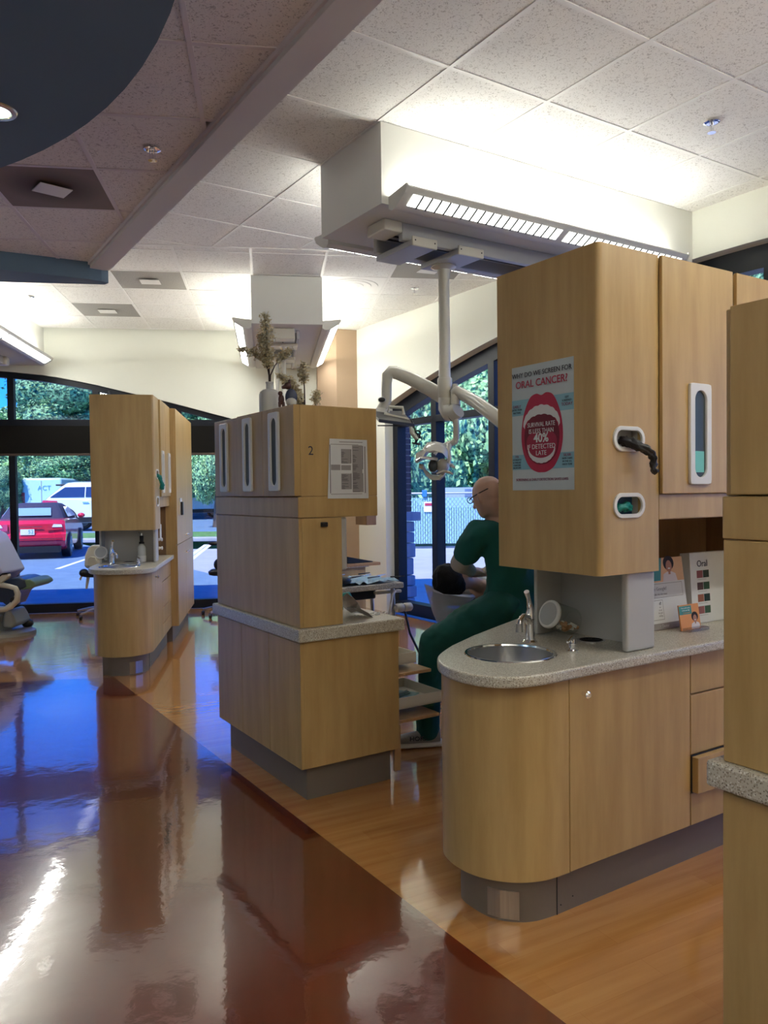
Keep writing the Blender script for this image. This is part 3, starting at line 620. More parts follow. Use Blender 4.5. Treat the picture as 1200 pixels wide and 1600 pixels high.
    # front stile with two glove slots cut as real openings: built as strips round the holes
    st = MB(); x0, x1, y0, y1 = U0+.022+dr, 2.502+dr, 1.94+da, 1.956+da
    ox0, ox1 = (2.258+dr, 2.402+dr); h1, h2 = (1.672, 1.737), (1.426, 1.492)
    for a, b in ((1.205, h2[0]), (h2[1], h1[0]), (h1[1], 2.405)): st.box(x0, x1, y0, y1, a, b)
    for a, b in (h1, h2): st.box(x0, ox0, y0, y1, a, b).box(ox1, x1, y0, y1, a, b)
    part(T, 'slotted_stile', st, M['wood'])
    for zc, nm in ((1.7045, 0), (1.459, 1)):
        s_ = slot_ring(T, 2.33+dr, zc, .172, .094, 1.94+da, None)
        part(s_, 'glove_box', MB().box(ox0-.01, ox1+.01, 1.985+da, 2.0+da, zc-.05, zc+.05), W['boxes'][nm])
        part(s_, 'recess', MB().box(ox0-.012, ox0-.002, 1.957+da, 1.985+da, zc-.05, zc+.05).box(ox1+.002, ox1+.012, 1.957+da, 1.985+da, zc-.05, zc+.05).box(ox0-.012, ox1+.012, 1.957+da, 1.985+da, zc-.05, zc-.036).box(ox0-.012, ox1+.012, 1.957+da, 1.985+da, zc+.036, zc+.05), M['niche'])
    part(T, 'carcass', MB().box(2.507+dr, U1+dr, 1.957+da, 2.45+da, 1.40, 2.403), M['wood'])
    part(T, 'valance', MB().box(2.505+dr, U1+dr, 1.94+da, 1.957+da, 1.403, 1.498), M['wood'], .002)
    nd = 2; xa, xb = 2.507+dr, U1+dr-.003
    for k in range(nd):
        a, b = xa+(xb-xa)*k/nd, xa+(xb-xa)*(k+1)/nd-.003
        if right: a, b = ((2.507, 2.955), (2.982, U1-.003))[k]
        dd = part(T, 'door', MB().box(a, b, 1.925+da, 1.942+da, 1.50, 2.403), M['wood'], .0025)
        c = (2.729, 3.2)[k] if right else a+.1 if k == 0 else b-.12
        window_pull(dd, c-.067, c+.067, 1.535, 1.932, 1.925+da, teal=right)
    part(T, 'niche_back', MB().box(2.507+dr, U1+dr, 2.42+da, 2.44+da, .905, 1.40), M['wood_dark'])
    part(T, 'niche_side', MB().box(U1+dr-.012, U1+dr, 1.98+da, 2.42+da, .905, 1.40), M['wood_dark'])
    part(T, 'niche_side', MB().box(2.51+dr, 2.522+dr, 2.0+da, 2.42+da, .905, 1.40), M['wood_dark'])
    # tall cabinet behind
    T = thing('tall_cabinet', W['tall'], 'cabinet', (*P(tall0, 1.87), 0), fr)
    t1 = tall1; yb = 2.86 if slant else 2.44
    part(T, 'carcass', MB().box(tall0+dr+.002, t1+dr, 1.885+da, yb+da, .17, 2.395), M['wood'], .004)
    part(T, 'kick_plate', MB().box(tall0+dr+.06, t1+dr-.02, 1.94+da, yb+da-.05, 0, .17), M['kick'])
    n = 2; zt = 1.0
    for k in range(n):
        a = tall0+dr+.003+(t1-tall0)*k/n; b = a+(t1-tall0)/n-.004
        u_ = part(T, 'upper_door', MB().box(a, b, 1.868+da, 1.885+da, zt+.004, 2.393), M['wood'], .002)
        l_ = part(T, 'lower_door', MB().box(a, b, 1.868+da, 1.885+da, .17, zt-.002), M['wood'], .002)
        kx = b-.06 if k == 0 else a+.06
        for par_, kz in ((u_, zt+.07), (l_, zt-.12)): part(par_, 'knob', MB().lathe([(.006, 0), (.005, .014), (.012, .018), (.013, .025), (.007, .03)], (kx, 1.868+da, kz), 12, 'Y'), M['chrome'], smooth=True)
    return P

WR = dict(base='rounded maple sink cabinet with chrome knob, nearest and largest, at the right', top='speckled stone worktop with rounded end holding the large nearby sink',
          sink='round stainless sink bowl set in the nearest speckled worktop', chute='small chrome rimmed waste hole behind the nearest faucet', faucet='chrome single lever faucet beside the nearest sink',
          pump='small chrome pump tap right of the nearest faucet', splash='light grey splash panels under the upper cabinet with the poster', upper='tall maple upper cabinet bearing the red mouth poster and glove slots',
          tall='tall maple cabinet just visible behind the poster cabinet at upper right', boxes=[mat('white_glove_box', (.5, .5, .5), .5), mat('blue_glove_box', (.03, .09, .22), .5)])
WL = dict(base='rounded maple sink cabinet at the far left beside the dark red floor end', top='speckled worktop with rounded end in the far left bay',
          sink='stainless sink bowl in the far left worktop', chute='small chrome rimmed waste hole in the far left worktop', faucet='chrome single lever faucet at the far left sink',
          pump='small chrome pump tap on the far left worktop', splash='grey splash panels above the far left sink', upper='plain maple upper cabinet standing over the far left sink',
          tall='tall maple double door cabinet behind the far left sink cabinet', boxes=[mat('teal_glove_box', (.02, .2, .18), .5), mat('white_box', (.6, .6, .58), .5)])
sink_unit('A', 0, 0, 3.50, 4.4, True, WR, True)
sink_unit('BR', 5.0, -.94, 3.2, 4.85, False, WL, False)

# gloves hanging from the slots
glove('black glove hanging out of the upper slot of the poster cabinet', 'A', [(2.30, 1.96, 1.70), (2.31, 1.925, 1.695), (2.345, 1.90, 1.675), (2.39, 1.885, 1.655), (2.405, 1.885, 1.63), (2.40, 1.885, 1.60), (2.41, 1.887, 1.577)], [.018, .02, .02, .015, .012, .011, .018], M['blacksoft'], (2.3, 1.95, 1.7))
glove('dark teal glove inside the lower slot of the poster cabinet', 'A', [(2.28, 1.972, 1.44), (2.31, 1.965, 1.452), (2.35, 1.965, 1.455), (2.385, 1.97, 1.44)], [.01, .018, .016, .006], M['teal'], (2.3, 1.96, 1.45))
glove('green glove hanging out of the slot of the far left cabinet', 'BR', [(7.33, 1.015, 1.70), (7.34, .985, 1.69), (7.35, .965, 1.65), (7.37, .96, 1.61), (7.40, .965, 1.58), (7.43, .968, 1.57)], [.014, .022, .02, .016, .022, .01], M['teal'], (7.33, 1.0, 1.7))
# paper plate and things on the side of the tall left cabinet
T = thing('wall_notepad', 'dark notepad on a white plate on the far left tall cabinet', 'notepad', (8.47, .926, 1.33), 'BR')
part(T, 'backing', MB().box(8.45, 8.60, .918, .928, 1.30, 1.48), M['white'], .002); part(T, 'dark_pad', MB().box(8.45, 8.53, .895, .918, 1.30, 1.44), M['black'], .004)
for k, z in enumerate((1.10, 1.02)):
    T = single('wall_hook', MB().lathe([(.014, 0), (.01, .02), (.018, .028), (.012, .036)], (7.51, 1.02, z), 12, 'Y'), M['white'], (7.51, 1.02, z), 'BR', 'white hook on the splash panel of the far left sink', 'hook', 'white hooks on the far left splash panel', smooth=True)
T = single('white_switch_plate', MB().box(7.53, 7.60, 1.005, 1.015, 1.10, 1.24), M['white'], (7.53, 1.0, 1.1), 'BR', 'white switch plate beside the far left splash panel', 'switch', bevel=.003)
T = thing('soap_bottle', 'translucent pump soap bottle with black collar on the far left worktop', 'bottle', (7.46, 1.14, .903), 'BR')
sbx, sby = 7.42, 1.16
part(T, 'bottle_body', MB().lathe([(.036, .904), (.038, .91), (.038, 1.03), (.03, 1.05), (.016, 1.06), (.016, 1.075)], (sbx, sby, 0), 18), mat('milky_plastic', (.62, .62, .58), .25), smooth=True)
part(T, 'soap_fill', MB().lathe([(.0385, .906), (.0388, .96)], (sbx, sby, 0), 18), M['white'], smooth=True)
part(T, 'collar', MB().lathe([(.024, 1.07), (.024, 1.085), (.016, 1.09), (.018, 1.14), (.012, 1.145)], (sbx, sby, 0), 14), M['black'], smooth=True)
part(T, 'nozzle', MB().tube([(sbx, sby, 1.14), (sbx, sby, 1.17), (sbx-.05, sby+.02, 1.175)], .006, 8), M['chrome'], smooth=True)

def jar(fr, c, lab, lab2, n, seed):
    """tilted clear jar with a pale lid, full of small cotton and cork rolls"""
    rnd = random.Random(seed); x, y, z = c
    T = thing('tilted_jar', lab, 'jar', c, fr)
    ax = Vector((-.93, .05, .33)).normalized(); b = Vector((x, y, z+.076)); rr = .058
    part(T, 'jar_glass', MB().tube([b-ax*.065, b-ax*.058, b+ax*.055, b+ax*.062], [rr*.8, rr, rr, rr*.9], 26, False), glass('jar_glass', (.93, .95, .93), .12), smooth=True)
    part(T, 'lid', MB().tube([b+ax*.060, b+ax*.064, b+ax*.074, b+ax*.078], [rr*.98, rr*1.03, rr*1.03, rr*.98], 28), M['white'], .002, smooth=True)
    part(T, 'lid_inset', MB().tube([b+ax*.0775, b+ax*.0795], [rr*.85, rr*.82], 28), mat('frosted_lid', (.45, .46, .45), .4), smooth=True)
    cork = mat('cork_roll', (.50, .26, .12), .7)
    for k in range(n):
        q_ = rnd.uniform(-.05, .045); p = b+ax*q_+Vector((0, rnd.uniform(-.035, .035), -.046+rnd.uniform(0, .034)))
        d = Vector((rnd.uniform(-1, 1), rnd.uniform(-1, 1), rnd.uniform(-.5, .5))).normalized()*.015
        single('dental_roll', MB().tube([p-d, p-d*.9, p+d*.9, p+d], [.006, .0075, .0075, .006], 8), M['white'] if rnd.random() < .55 else cork, tuple(p), fr, lab2, 'roll', 'rolls in the '+lab.split(' ')[0]+' jar of the '+('nearest' if fr == 'A' else 'far')+' worktop', smooth=True)
jar('A', (2.40, 2.35, .903), 'clear tilted jar with round white lid behind the nearest faucet', 'small white or cork coloured roll inside the jar by the nearest faucet', 26, 3)
jar('BR', (7.40, 1.50, .903), 'dim tilted jar of rolls behind the far left faucet', 'tiny roll inside the jar by the far left faucet', 8, 5)

# leaflet stand, display board and card holder in the niche of the right unit
def board(lab, cat, name, u0, u1, v, z0, z1, tilt, m=None, th=.006):
    T = thing(name, lab, cat, ((u0+u1)/2, v, z0), 'A'); X = (1, 0, 0); t = tilt; Y = (0, math.sin(t), math.cos(t)); Z = (0, -math.cos(t), math.sin(t))
    fr3 = (X, Y, Z); org = ((u0+u1)/2, v, z0); w, h = u1-u0, z1-z0
    part(T, 'sheet', flat(rect2(-w/2, w/2, 0, h), org, fr3, -th, 0), m or M['paper'])
    def A(name_, pts, mm, d=.0004): return part(T, name_, flat(pts, org, fr3, d-.0006, d), mm)
    def TX(s, x, y, size, mm, al='CENTER', sx=1): Xv, Yv, Zv = [Vector(k) for k in fr3]; return text(T, s, size, tuple(Vector(org)+Xv*x+Yv*y+Zv*.001), fr3, mm, align=al, sx=sx)
    return T, A, TX, w, h
teal_p = mat('print_teal', (.06, .27, .24), .5); orange = mat('print_orange', (.72, .30, .09), .5); peach = mat('print_peach', (.70, .42, .22), .5)
skin_p = mat('print_skin', (.42, .20, .13), .6); hair_p = mat('print_hair', (.02, .012, .01), .7); shirt_p = mat('print_shirt', (.72, .66, .68), .6)
def portrait(A, x, y, s):                # printed portrait of a smiling woman with curly hair in a white shirt
    A('printed_figure', ell2(x, y+.62*s, .30*s, .27*s), hair_p, .0010)
    A('printed_figure', [(x-.42*s, y-.05*s), (x+.42*s, y-.05*s), (x+.34*s, y+.22*s), (x+.12*s, y+.30*s), (x-.12*s, y+.30*s), (x-.34*s, y+.22*s)], shirt_p, .0012)
    A('printed_figure', ell2(x, y+.5*s, .17*s, .22*s), skin_p, .0014); A('printed_figure', rect2(x-.06*s, x+.06*s, y+.2*s, y+.34*s), skin_p, .0013)
    A('printed_figure', ell2(x, y+.42*s, .07*s, .025*s, 12), M['paper'], .0016)
T, A, TX, w, h = board('white leaflet stand with a smiling curly haired woman printed on top', 'stand', 'leaflet_stand', 2.765, 3.05, 2.20, .905, 1.215, .14)
A('print_band', rect2(-w/2, w/2, h*.66, h), peach); A('print_band', [(-w/2, h*.68), (-.02, h*.68), (.0, h), (-w/2, h)], teal_p, .0007); portrait(A, .045, h*.68, .12)
A('print_frame', rect2(-w/2, w*.43, h*.44, h*.64), M['greyprint']); A('print_frame', rect2(-w/2, w*.42, h*.447, h*.633), M['paper'], .0008)
A('print_frame', rect2(-w/2, -w*.08, h*.13, h*.41), M['greyprint']); A('print_frame', rect2(-w/2, -w*.09, h*.138, h*.402), M['paper'], .0008)
TX('on Google!', -w*.13, h*.565, .022, M['greyprint']); TX('us like the site team', -w*.13, h*.49, .012, M['greyprint']); TX('d!', -w*.15, h*.36, .02, M['ink'])
for k in range(4): TX(('to', 'is at', 'to get', 'nning')[k], -w*.16, h*(.31-.04*k), .012, M['greyprint'])
TX('!', -w*.36, h*.77, .03, M['paper'])
A('print_band', rect2(-w/2, w/2, 0, h*.085), M['greyprint']); TX('t Dental', -w*.1, h*.042, .018, M['paper'])
T, A, TX, w, h = board('small orange and teal card holder standing before the leaflet stand', 'card holder', 'card_holder', 2.885, 3.02, 2.12, .905, 1.015, .15, orange)
A('print_band', rect2(-w/2, w*.12, h*.62, h*.95), teal_p); portrait(A, w*.24, h*.08, .075); TX('★ ★ ★ ★ ★', -w*.15, h*.68, .008, orange)
for k in range(2): TX(('Your smile today', 'Leave us love'), -w*.18, h*(.86-.09*k), .009, M['paper']) if False else TX(('Your smile today', 'makes our day')[k], -w*.18, h*(.87-.09*k), .009, M['paper'])
part(T, 'holder_lip', MB().box(2.885, 3.02, 2.08, 2.115, .905, .918), glass('acrylic', (.8, .8, .8), .2))
T, A, TX, w, h = board('white display board headed with dark lettering and rows of small photographs', 'board', 'display_board', 3.075, 3.36, 2.20, .905, 1.225, .06, th=.05)
TX('Oral', -.055, h*.84, .042, M['ink'])
cols = [(.30, .09, .08), (.03, .05, .025), (.12, .06, .05), (.03, .10, .05), (.33, .12, .07), (.02, .05, .04), (.28, .10, .10), (.04, .10, .06)]
for r in range(4):
    for c_ in range(2): A('printed_photo', rect2(-w*.34+c_*.046, -w*.34+c_*.046+.043, h*(.64-.17*r), h*(.64-.17*r)+.034), mat('photo_print', cols[r*2+c_], .5))
    A('caption_line', rect2(-w*.33, -w*.10, h*(.615-.17*r), h*(.62-.17*r)), M['greyprint'])

# poster on the end panel (face looks along -u)
po = (2.1715, 2.225, 1.767)
T = thing('wall_poster', 'printed poster about oral cancer with a big red open mouth', 'poster', po, 'A')
pw, ph = .336, .495; e = .0004
def PA(name_, pts, mm, d): return part(T, name_, flat(pts, po, FL, d, d+.0004), mm)
def PT(s, x, y, size, mm, sx=1, wt=0): return text(T, s, size, (po[0]-.0052, po[1]-x, po[2]+y), FL, mm, sx=sx, weight=wt)
part(T, 'sheet', flat(rect2(-pw/2, pw/2, -ph/2, ph/2), po, FL, 0, .001), mat('shaded_poster_paper', (.56, .63, .63), .55))  # sheet colour dimmed to carry the shade on this face
PA('blue_band', rect2(-pw/2, pw/2, .052, .115), M['ltblue'], .0012); PA('blue_band', rect2(-pw/2, pw/2, -.165, -.105), M['ltblue'], .0012)
lips = [(0, .122), (.028, .13), (.062, .118), (.09, .075), (.108, .02), (.113, -.045), (.10, -.105), (.068, -.155), (.03, -.175), (0, -.178)]
PA('lips', smooth_poly(lips+[(-x, y) for x, y in lips[-2:0:-1]]), M['red'], .0018)
PA('mouth_opening', smooth_poly([(0, .06), (.05, .05), (.088, .0), (.095, -.05), (.08, -.105), (.04, -.14), (0, -.147), (-.04, -.14), (-.08, -.105), (-.095, -.05), (-.088, 0), (-.05, .05)]), M['dkred'], .0024)
PA('tongue', smooth_poly([(0, -.03), (.045, -.02), (.08, -.045), (.078, -.1), (.04, -.135), (0, -.14), (-.04, -.135), (-.078, -.1), (-.08, -.045), (-.045, -.02)]), M['midred'], .0030)
up = []; n = 40
for i in range(n+1):
    a = PI*i/n; up.append((.100*math.cos(a), .006+.076*math.sin(a)+.004*abs(math.sin(a*9))))
lo = [(.092*math.cos(PI*i/n), -.004+.050*math.sin(PI*i/n)+.003*abs(math.sin(PI*i/n*8))) for i in range(n+1)]
PA('upper_teeth', up+lo[::-1], M['paper'], .0036)
dn = [(.074*math.cos(PI*i/n), -.085-.056*math.sin(PI*i/n)-.002*abs(math.sin(PI*i/n*9))) for i in range(n+1)]; dl = [(.070*math.cos(PI*i/n), -.080-.042*math.sin(PI*i/n)) for i in range(n+1)]
PA('lower_teeth', dn+dl[::-1], M['paper'], .0036)
PT('WHY DO WE SCREEN FOR', 0, .210, .0275, M['ink'], .98); PT('ORAL CANCER?', 0, .172, .0405, M['red'], .98, .0003)
PT('SURVIVAL RATE', 0, .008, .0255, M['paper'], .84); PT('IS LESS THAN', 0, -.017, .0255, M['paper'], .9); PT('40%', 0, -.045, .048, M['paper'], 1, .0012); PT('IF DETECTED', 0, -.078, .0262, M['paper']); PT('LATE', 0, -.103, .0262, M['paper'])
PT('EARLY', -.135, .088, .0165, M['ink2']); PT('DETECTION', -.135, .075, .0105, M['ink']); PT('MATTERS', -.135, .063, .0105, M['ink'])
PT('GET', .137, .100, .0105, M['ink']); PT('SCREENED', .137, .088, .0105, M['ink']); PT('TODAY', .137, .074, .0165, M['ink2'])
PT('75%', -.137, -.113, .0125, M['ink2']); 
for k, s_ in enumerate(('OF MOUTH', '& THROAT', 'CANCERS', 'FROM HPV')): PT(s_, -.137, -.125-.011*k, .0095, M['ink'])
PT('58,500', .137, -.116, .014, M['ink2'])
for k, s_ in enumerate(('NEW CASES', 'IN THE U.S.', 'EACH YEAR')): PT(s_, .137, -.129-.011*k, .0095, M['ink'])
PT('SCREENING & EARLY DETECTION SAVES LIVES', 0, -.206, .0145, M['ink2'], .95)

# ---------------- corridor tower units (middle one, and its mirrored twin at the right edge)
def tower(v0, v1, near, W):
    """near=+1: the camera sees the end at v0; mirrored twin shows its v1 end. A frame, left face at u=1.69"""
    u0 = 1.69
    T = thing('base_cabinet', W['base'], 'cabinet', (u0, v0, 0), 'A')
    part(T, 'carcass', MB().box(u0+.016, 2.263, v0, v1, .172, .797), M['wood'], .004)
    part(T, 'kick_plate', MB().box(u0+.05, 2.235, v0+.05, v1-.05, 0, .172), M['kick'], .002)
    n = 3; L = (v1-v0)/n
    for k in range(n): part(T, 'door', MB().box(u0, u0+.018, v0+k*L+.0015, v0+(k+1)*L-.0015, .172, .79), M['wood'], .003)
    single('worktop', MB().box(u0-.022, 2.285, v0-.03, v1+.03, .798, .862), M['counter'], (u0, v0, .798), 'A', W['top'], 'worktop', bevel=.008)
    T = thing('lower_tower', W['low'], 'cabinet', (u0, v0, .862), 'A')
    part(T, 'side_panel', MB().box(u0+.002, u0+.02, v0+.002, v1-.002, .863, 1.396), M['wood'], .003)
    part(T, 'carcass', MB().box(u0+.02, 1.93, v0, v1, .863, 1.396), M['wood'], .003)
    T = thing('upper_tower', W['up'], 'cabinet', (u0, v0, 1.397), 'A')
    part(T, 'carcass', MB().box(u0+.0, 2.142, v0, v1, 1.398, 1.50), M['wood'], .004)
    part(T, 'upper_box', MB().box(u0+.016, 2.142, v0, v1, 1.5005, 1.945), M['wood'], .004)
    cuts = W['cuts']
    for k, (a, b, pr, wa_, wb_) in enumerate(cuts):
        d = part(T, 'door', MB().box(u0-pr, u0+.017, a, b, 1.504, 1.945), M['wood'], .002)
        if wa_: window_pull(d, wa_, wb_, 1.53, 1.925, u0-pr, FL)
    return T
WM = dict(base='maple base cabinet of the middle unit, standing on a grey brown plinth', top='speckled worktop of the middle unit numbered 2', low='maple middle section between worktop and numbered upper cabinet', up='maple upper cabinet with the number 2 and three long oval windows',
          cuts=[(4.105, 4.478, .0, 4.26, 4.375), (3.752, 4.09, .016, 3.88, 3.995), (3.385, 3.749, .016, 3.54, 3.66)])
UT = tower(3.38, 4.48, 1, WM)
WN = dict(base='maple base cabinet cut off by the right edge of the view', top='speckled worktop edge at the extreme right', low='maple panel section above the worktop at the extreme right', up='shaded maple upper cabinet cut off at the extreme right',
          cuts=[(.80, 1.105, .006, None, None), (.42, .79, .006, .55, .66), (.04, .41, .006, .2, .31)])
tower(.03, 1.13, -1, WN)
text(UT, '2', .062, (1.762, 3.3795, 1.722), FF, M['navy'], name='number')
T = thing('schedule_sheet', 'printed schedule sheet taped beside the number 2', 'paper', (1.97, 3.378, 1.63), 'A')
q = [(-.118, -.145), (.118, -.147), (.112, .148), (-.104, .15)]
O = (1.968, 3.378, 1.635)
part(T, 'sheet', flat(q, O, FF, .001, .003), M['paper'])
def SA(x0, x1, y0, y1, m, d=.0032): part(T, 'printed_block', flat(rect2(x0, x1, y0, y1), O, FF, d, d+.0003), m)
for x0, x1, y0, y1 in ((-.098, -.045, -.005, .022), (-.04, .016, .028, .10), (-.04, .016, -.005, .02), (-.04, .016, -.10, -.022), (.024, .082, -.115, .12)): SA(x0, x1, y0, y1, M['greyprint'])
for x0, x1, y0, y1 in ((-.05, .085, .133, .137), (.083, .086, .0, .118), (.083, .086, -.115, -.02), (.016, .018, .03, .10), (.016, .018, -.10, -.02), (-.1, .08, -.125, -.122), (.094, .102, -.12, .115), (-.1, .06, .121, .124), (-.104, -.101, -.12, .12)): SA(x0, x1, y0, y1, M['ink'] if x1-x0 < .005 else M['greyprint'], .0036)
rr = random.Random(2)
ln = MB()
for k in range(46):
    y = -.112+.0049*k
    for x0, x1 in ((.027, .078), (-.038, .012)):
        if (x0 < 0 and not (.03 < y < .098 or -.098 < y < -.024)) or rr.random() < .35: continue
        ln.extr([Vector(O)+Vector((a, -.0038, b)) for a, b in rect2(x0, x0+(x1-x0)*rr.uniform(.2, .8), y, y+.0016)], (0, -.0002, 0))
part(T, 'text_lines', ln, M['ink'], kind='stuff')
T = single('black_clip', MB().box(1.808, 1.838, 3.352, 3.379, 1.353, 1.375).box(1.80, 1.82, 3.345, 3.36, 1.36, 1.372), M['black'], (1.82, 3.37, 1.36), 'A', 'small black clip on the panel below the number 2', 'clip', bevel=.004)
single('grey_wing_panel', MB().prism([(1.932, 3.40), (1.972, 3.40), (1.972, 3.9), (1.932, 3.9)], 1.13, 1.396), M['niche'], (1.95, 3.6, 1.13), 'A', 'grey wing panel beneath the numbered upper cabinet', 'panel', bevel=.01)
#@@PROPS
# ================================================================ PROPS IN THE BAYS
def Wp(px, py, Y): p = at(px, py, Y); return (p.x, p.y, p.z)
# ceiling track with its arms under the nearest bulkhead
M['satin'] = mat('satin_aluminium', (.46, .46, .45), .42, .35)
T = thing('ceiling_track', 'long aluminium track with cream trolleys under the nearest bulkhead', 'track', (2.7, 4.2, 3.1), 'A')
part(T, 'rail', MB().box(2.76, 4.75, 4.03, 4.075, 3.08, 3.189), M['satin'], .006); part(T, 'rail', MB().box(2.76, 4.75, 4.325, 4.37, 3.08, 3.189), M['satin'], .006)
part(T, 'channel_back', MB().box(2.76, 4.75, 4.08, 4.32, 3.16, 3.188), M['satin'])
for v in (4.13, 4.20, 4.27): part(T, 'groove', MB().box(2.77, 4.74, v-.006, v+.006, 3.152, 3.1605), M['dark'])
part(T, 'junction_box', MB().box(2.62, 2.755, 4.02, 4.22, 3.12, 3.189), M['cream'], .008)
for a, b in ((2.80, 2.99), (3.16, 3.37), (4.0, 4.16)):
    t_ = part(T, 'trolley', MB().box(a, b, 3.985, 4.40, 3.045, 3.082), M['satin'], .006); part(t_, 'trolley_face', MB().box(a, b, 3.975, 3.99, 3.04, 3.10), M['cream'], .006)
    for x in (a+.02, b-.02): part(t_, 'screw', MB().lathe([(.005, 0), (.004, .002)], (x, 3.975, 3.075), 8, 'Y'), M['dark'])
P0 = Wp(693, 395, 5.345)
T = thing('pole_arm', 'cream ceiling pole with two heavy swing arms over the patient', 'arm', P0)
px, py = P0[0], P0[1]
part(T, 'pole', MB().lathe([(.085, 3.044), (.085, 3.036), (.045, 3.02), (.037, 2.95), (.040, 2.30), (.046, 2.28), (.046, 2.13)], (px, py, 0), 28), M['cream2'], smooth=True)
part(T, 'pole_sleeve', MB().lathe([(.047, 2.29), (.050, 2.285), (.050, 2.16), (.047, 2.155)], (px, py, 0), 28), M['cream2'], smooth=True)
Q = lambda x, y, Y=5.3: Wp(x, y, Y)
part(T, 'lower_joint', MB().tube([Q(697, 622, 5.34), Q(697, 638, 5.34), Q(702, 645, 5.3), Q(711, 645, 5.26), Q(716, 641, 5.24)], [.052, .054, .058, .060, .052], 22), M['cream2'], smooth=True)
part(T, 'joint_seam', MB().tube([Q(707, 645.5, 5.28), Q(708.5, 645.2, 5.275)], [.0608, .0608], 24), M['dark'])
part(T, 'swing_arm', MB().tube([Q(692, 620, 5.42), Q(670, 607, 5.42), Q(640, 591, 5.42), Q(620, 583, 5.42), Q(614, 583, 5.42)], [.052, .050, .046, .043, .040], 20), M['cream2'], smooth=True, label='left swing arm carrying the monitor')
part(T, 'elbow', MB().tube([Q(620, 582, 5.42), Q(611, 581, 5.42), Q(605, 587, 5.42), Q(604, 598, 5.42), Q(604, 612, 5.42), Q(604, 628, 5.42)], [.044, .042, .040, .036, .036, .034], 20), M['cream2'], smooth=True)
part(T, 'wrist', MB().tube([Q(604, 622, 5.42), Q(601, 632, 5.42), Q(594, 640, 5.42), Q(588, 646, 5.42)], [.037, .036, .028, .014], 18), M['cream2'], smooth=True)
part(T, 'oval_badge', MB().ball(Q(596.5, 624.5, 5.37), (.024, .008, .016), 14, 8), M['black'], smooth=True)
part(T, 'badge_ring', MB().ball(Q(596.5, 624.5, 5.374), (.028, .008, .020), 14, 8), M['steel'], smooth=True)
part(T, 'mount_flange', MB().tube([Q(598, 635, 5.42), Q(596, 645, 5.42), Q(594, 648, 5.42)], [.02, .06, .075], 18), M['cream2'], smooth=True)
part(T, 'swing_arm', MB().tube([Q(709, 615, 5.30), Q(713, 611, 5.29), Q(722, 616, 5.27), Q(745, 629, 5.1), Q(777, 653, 4.9), Q(800, 672, 4.78)], [.035, .038, .040, .043, .045, .045], 20), M['cream2'], smooth=True, label='right swing arm running behind the poster cabinet')
part(T, 'arm_knuckle', MB().tube([Q(711, 600, 5.3), Q(711, 612, 5.3), Q(712, 634, 5.28)], [.020, .032, .034], 16), M['cream2'], smooth=True)
# monitor on the left arm, seen from below and nearly edge on
T = thing('tilted_monitor', 'dark flat monitor hanging from the left swing arm', 'monitor', Q(612, 655, 5.3))
a, b, c_, d = Q(580, 646, 5.35), Q(628, 647, 5.55), Q(648, 667, 5.2), Q(592, 660, 5.0)
th = Vector((0, 0, .022))
part(T, 'screen_body', MB().add([a, b, c_, d]+[tuple(Vector(k)+th) for k in (a, b, c_, d)], [(0, 3, 2, 1), (4, 5, 6, 7), (0, 1, 5, 4), (1, 2, 6, 5), (2, 3, 7, 6), (3, 0, 4, 7)]), M['black'], .004)
part(T, 'handle', MB().tube([Q(607, 645, 5.3), Q(608, 636, 5.3), Q(629, 637, 5.3), Q(631, 648, 5.3)], .012, 10), M['cream2'], smooth=True)
part(T, 'bracket', MB().tube([Q(600, 647, 5.3), Q(612, 650, 5.3), Q(636, 655, 5.3), Q(646, 668, 5.3)], [.02, .012, .012, .010], 10), M['cream2'], smooth=True)
part(T, 'grip', MB().tube([Q(641, 665, 5.2), Q(644, 676, 5.2), Q(652, 687, 5.2)], [.008, .018, .014], 12), M['cream2'], smooth=True)
cab = []
for k in range(26): t = k/25*2*PI*2.2; cab.append(Q(653+4*math.sin(t), 676+k*.45+8*math.cos(t*.5), 5.2+.01*math.sin(t)))
part(T, 'cable_loops', MB().tube([Q(642, 655, 5.2)]+cab+[Q(644, 692, 5.2), Q(649, 694, 5.2), Q(655, 682, 5.2)], .0055, 7), M['black'], smooth=True)
part(T, 'lead', MB().tube([Q(590, 665, 5.3), Q(624, 665, 5.3)], .004, 6), M['black'])
# operatory light
T = thing('operatory_light', 'cream dental operating lamp with curved shades hanging from the pole joint', 'lamp', Q(700, 700, 5.25))
part(T, 'drop_tube', MB().tube([Q(712, 650, 5.25), Q(713, 668, 5.25), Q(713, 686, 5.25)], [.022, .021, .021], 14), M['cream2'], smooth=True)
part(T, 'yoke', MB().tube([Q(713, 683, 5.25), Q(711, 690, 5.25), Q(702, 695, 5.25), Q(700, 705, 5.2), Q(702, 716, 5.18), Q(699, 726, 5.18)], [.021, .022, .020, .018, .017, .019], 14), M['cream2'], smooth=True)
part(T, 'yoke_fork', MB().tube([Q(706, 691, 5.25), Q(694, 695, 5.3), Q(684, 703, 5.35), Q(679, 710, 5.35)], [.016, .013, .011, .012], 12), M['cream2'], smooth=True)
def shell(cx_, cz_, pts_in, th): pass
up_ = [Q(650, 724, 5.2), Q(660, 718, 5.2), Q(668, 707, 5.2), Q(680, 705, 5.2), Q(692, 708, 5.2), Q(700, 717, 5.2), Q(701, 728, 5.2)]
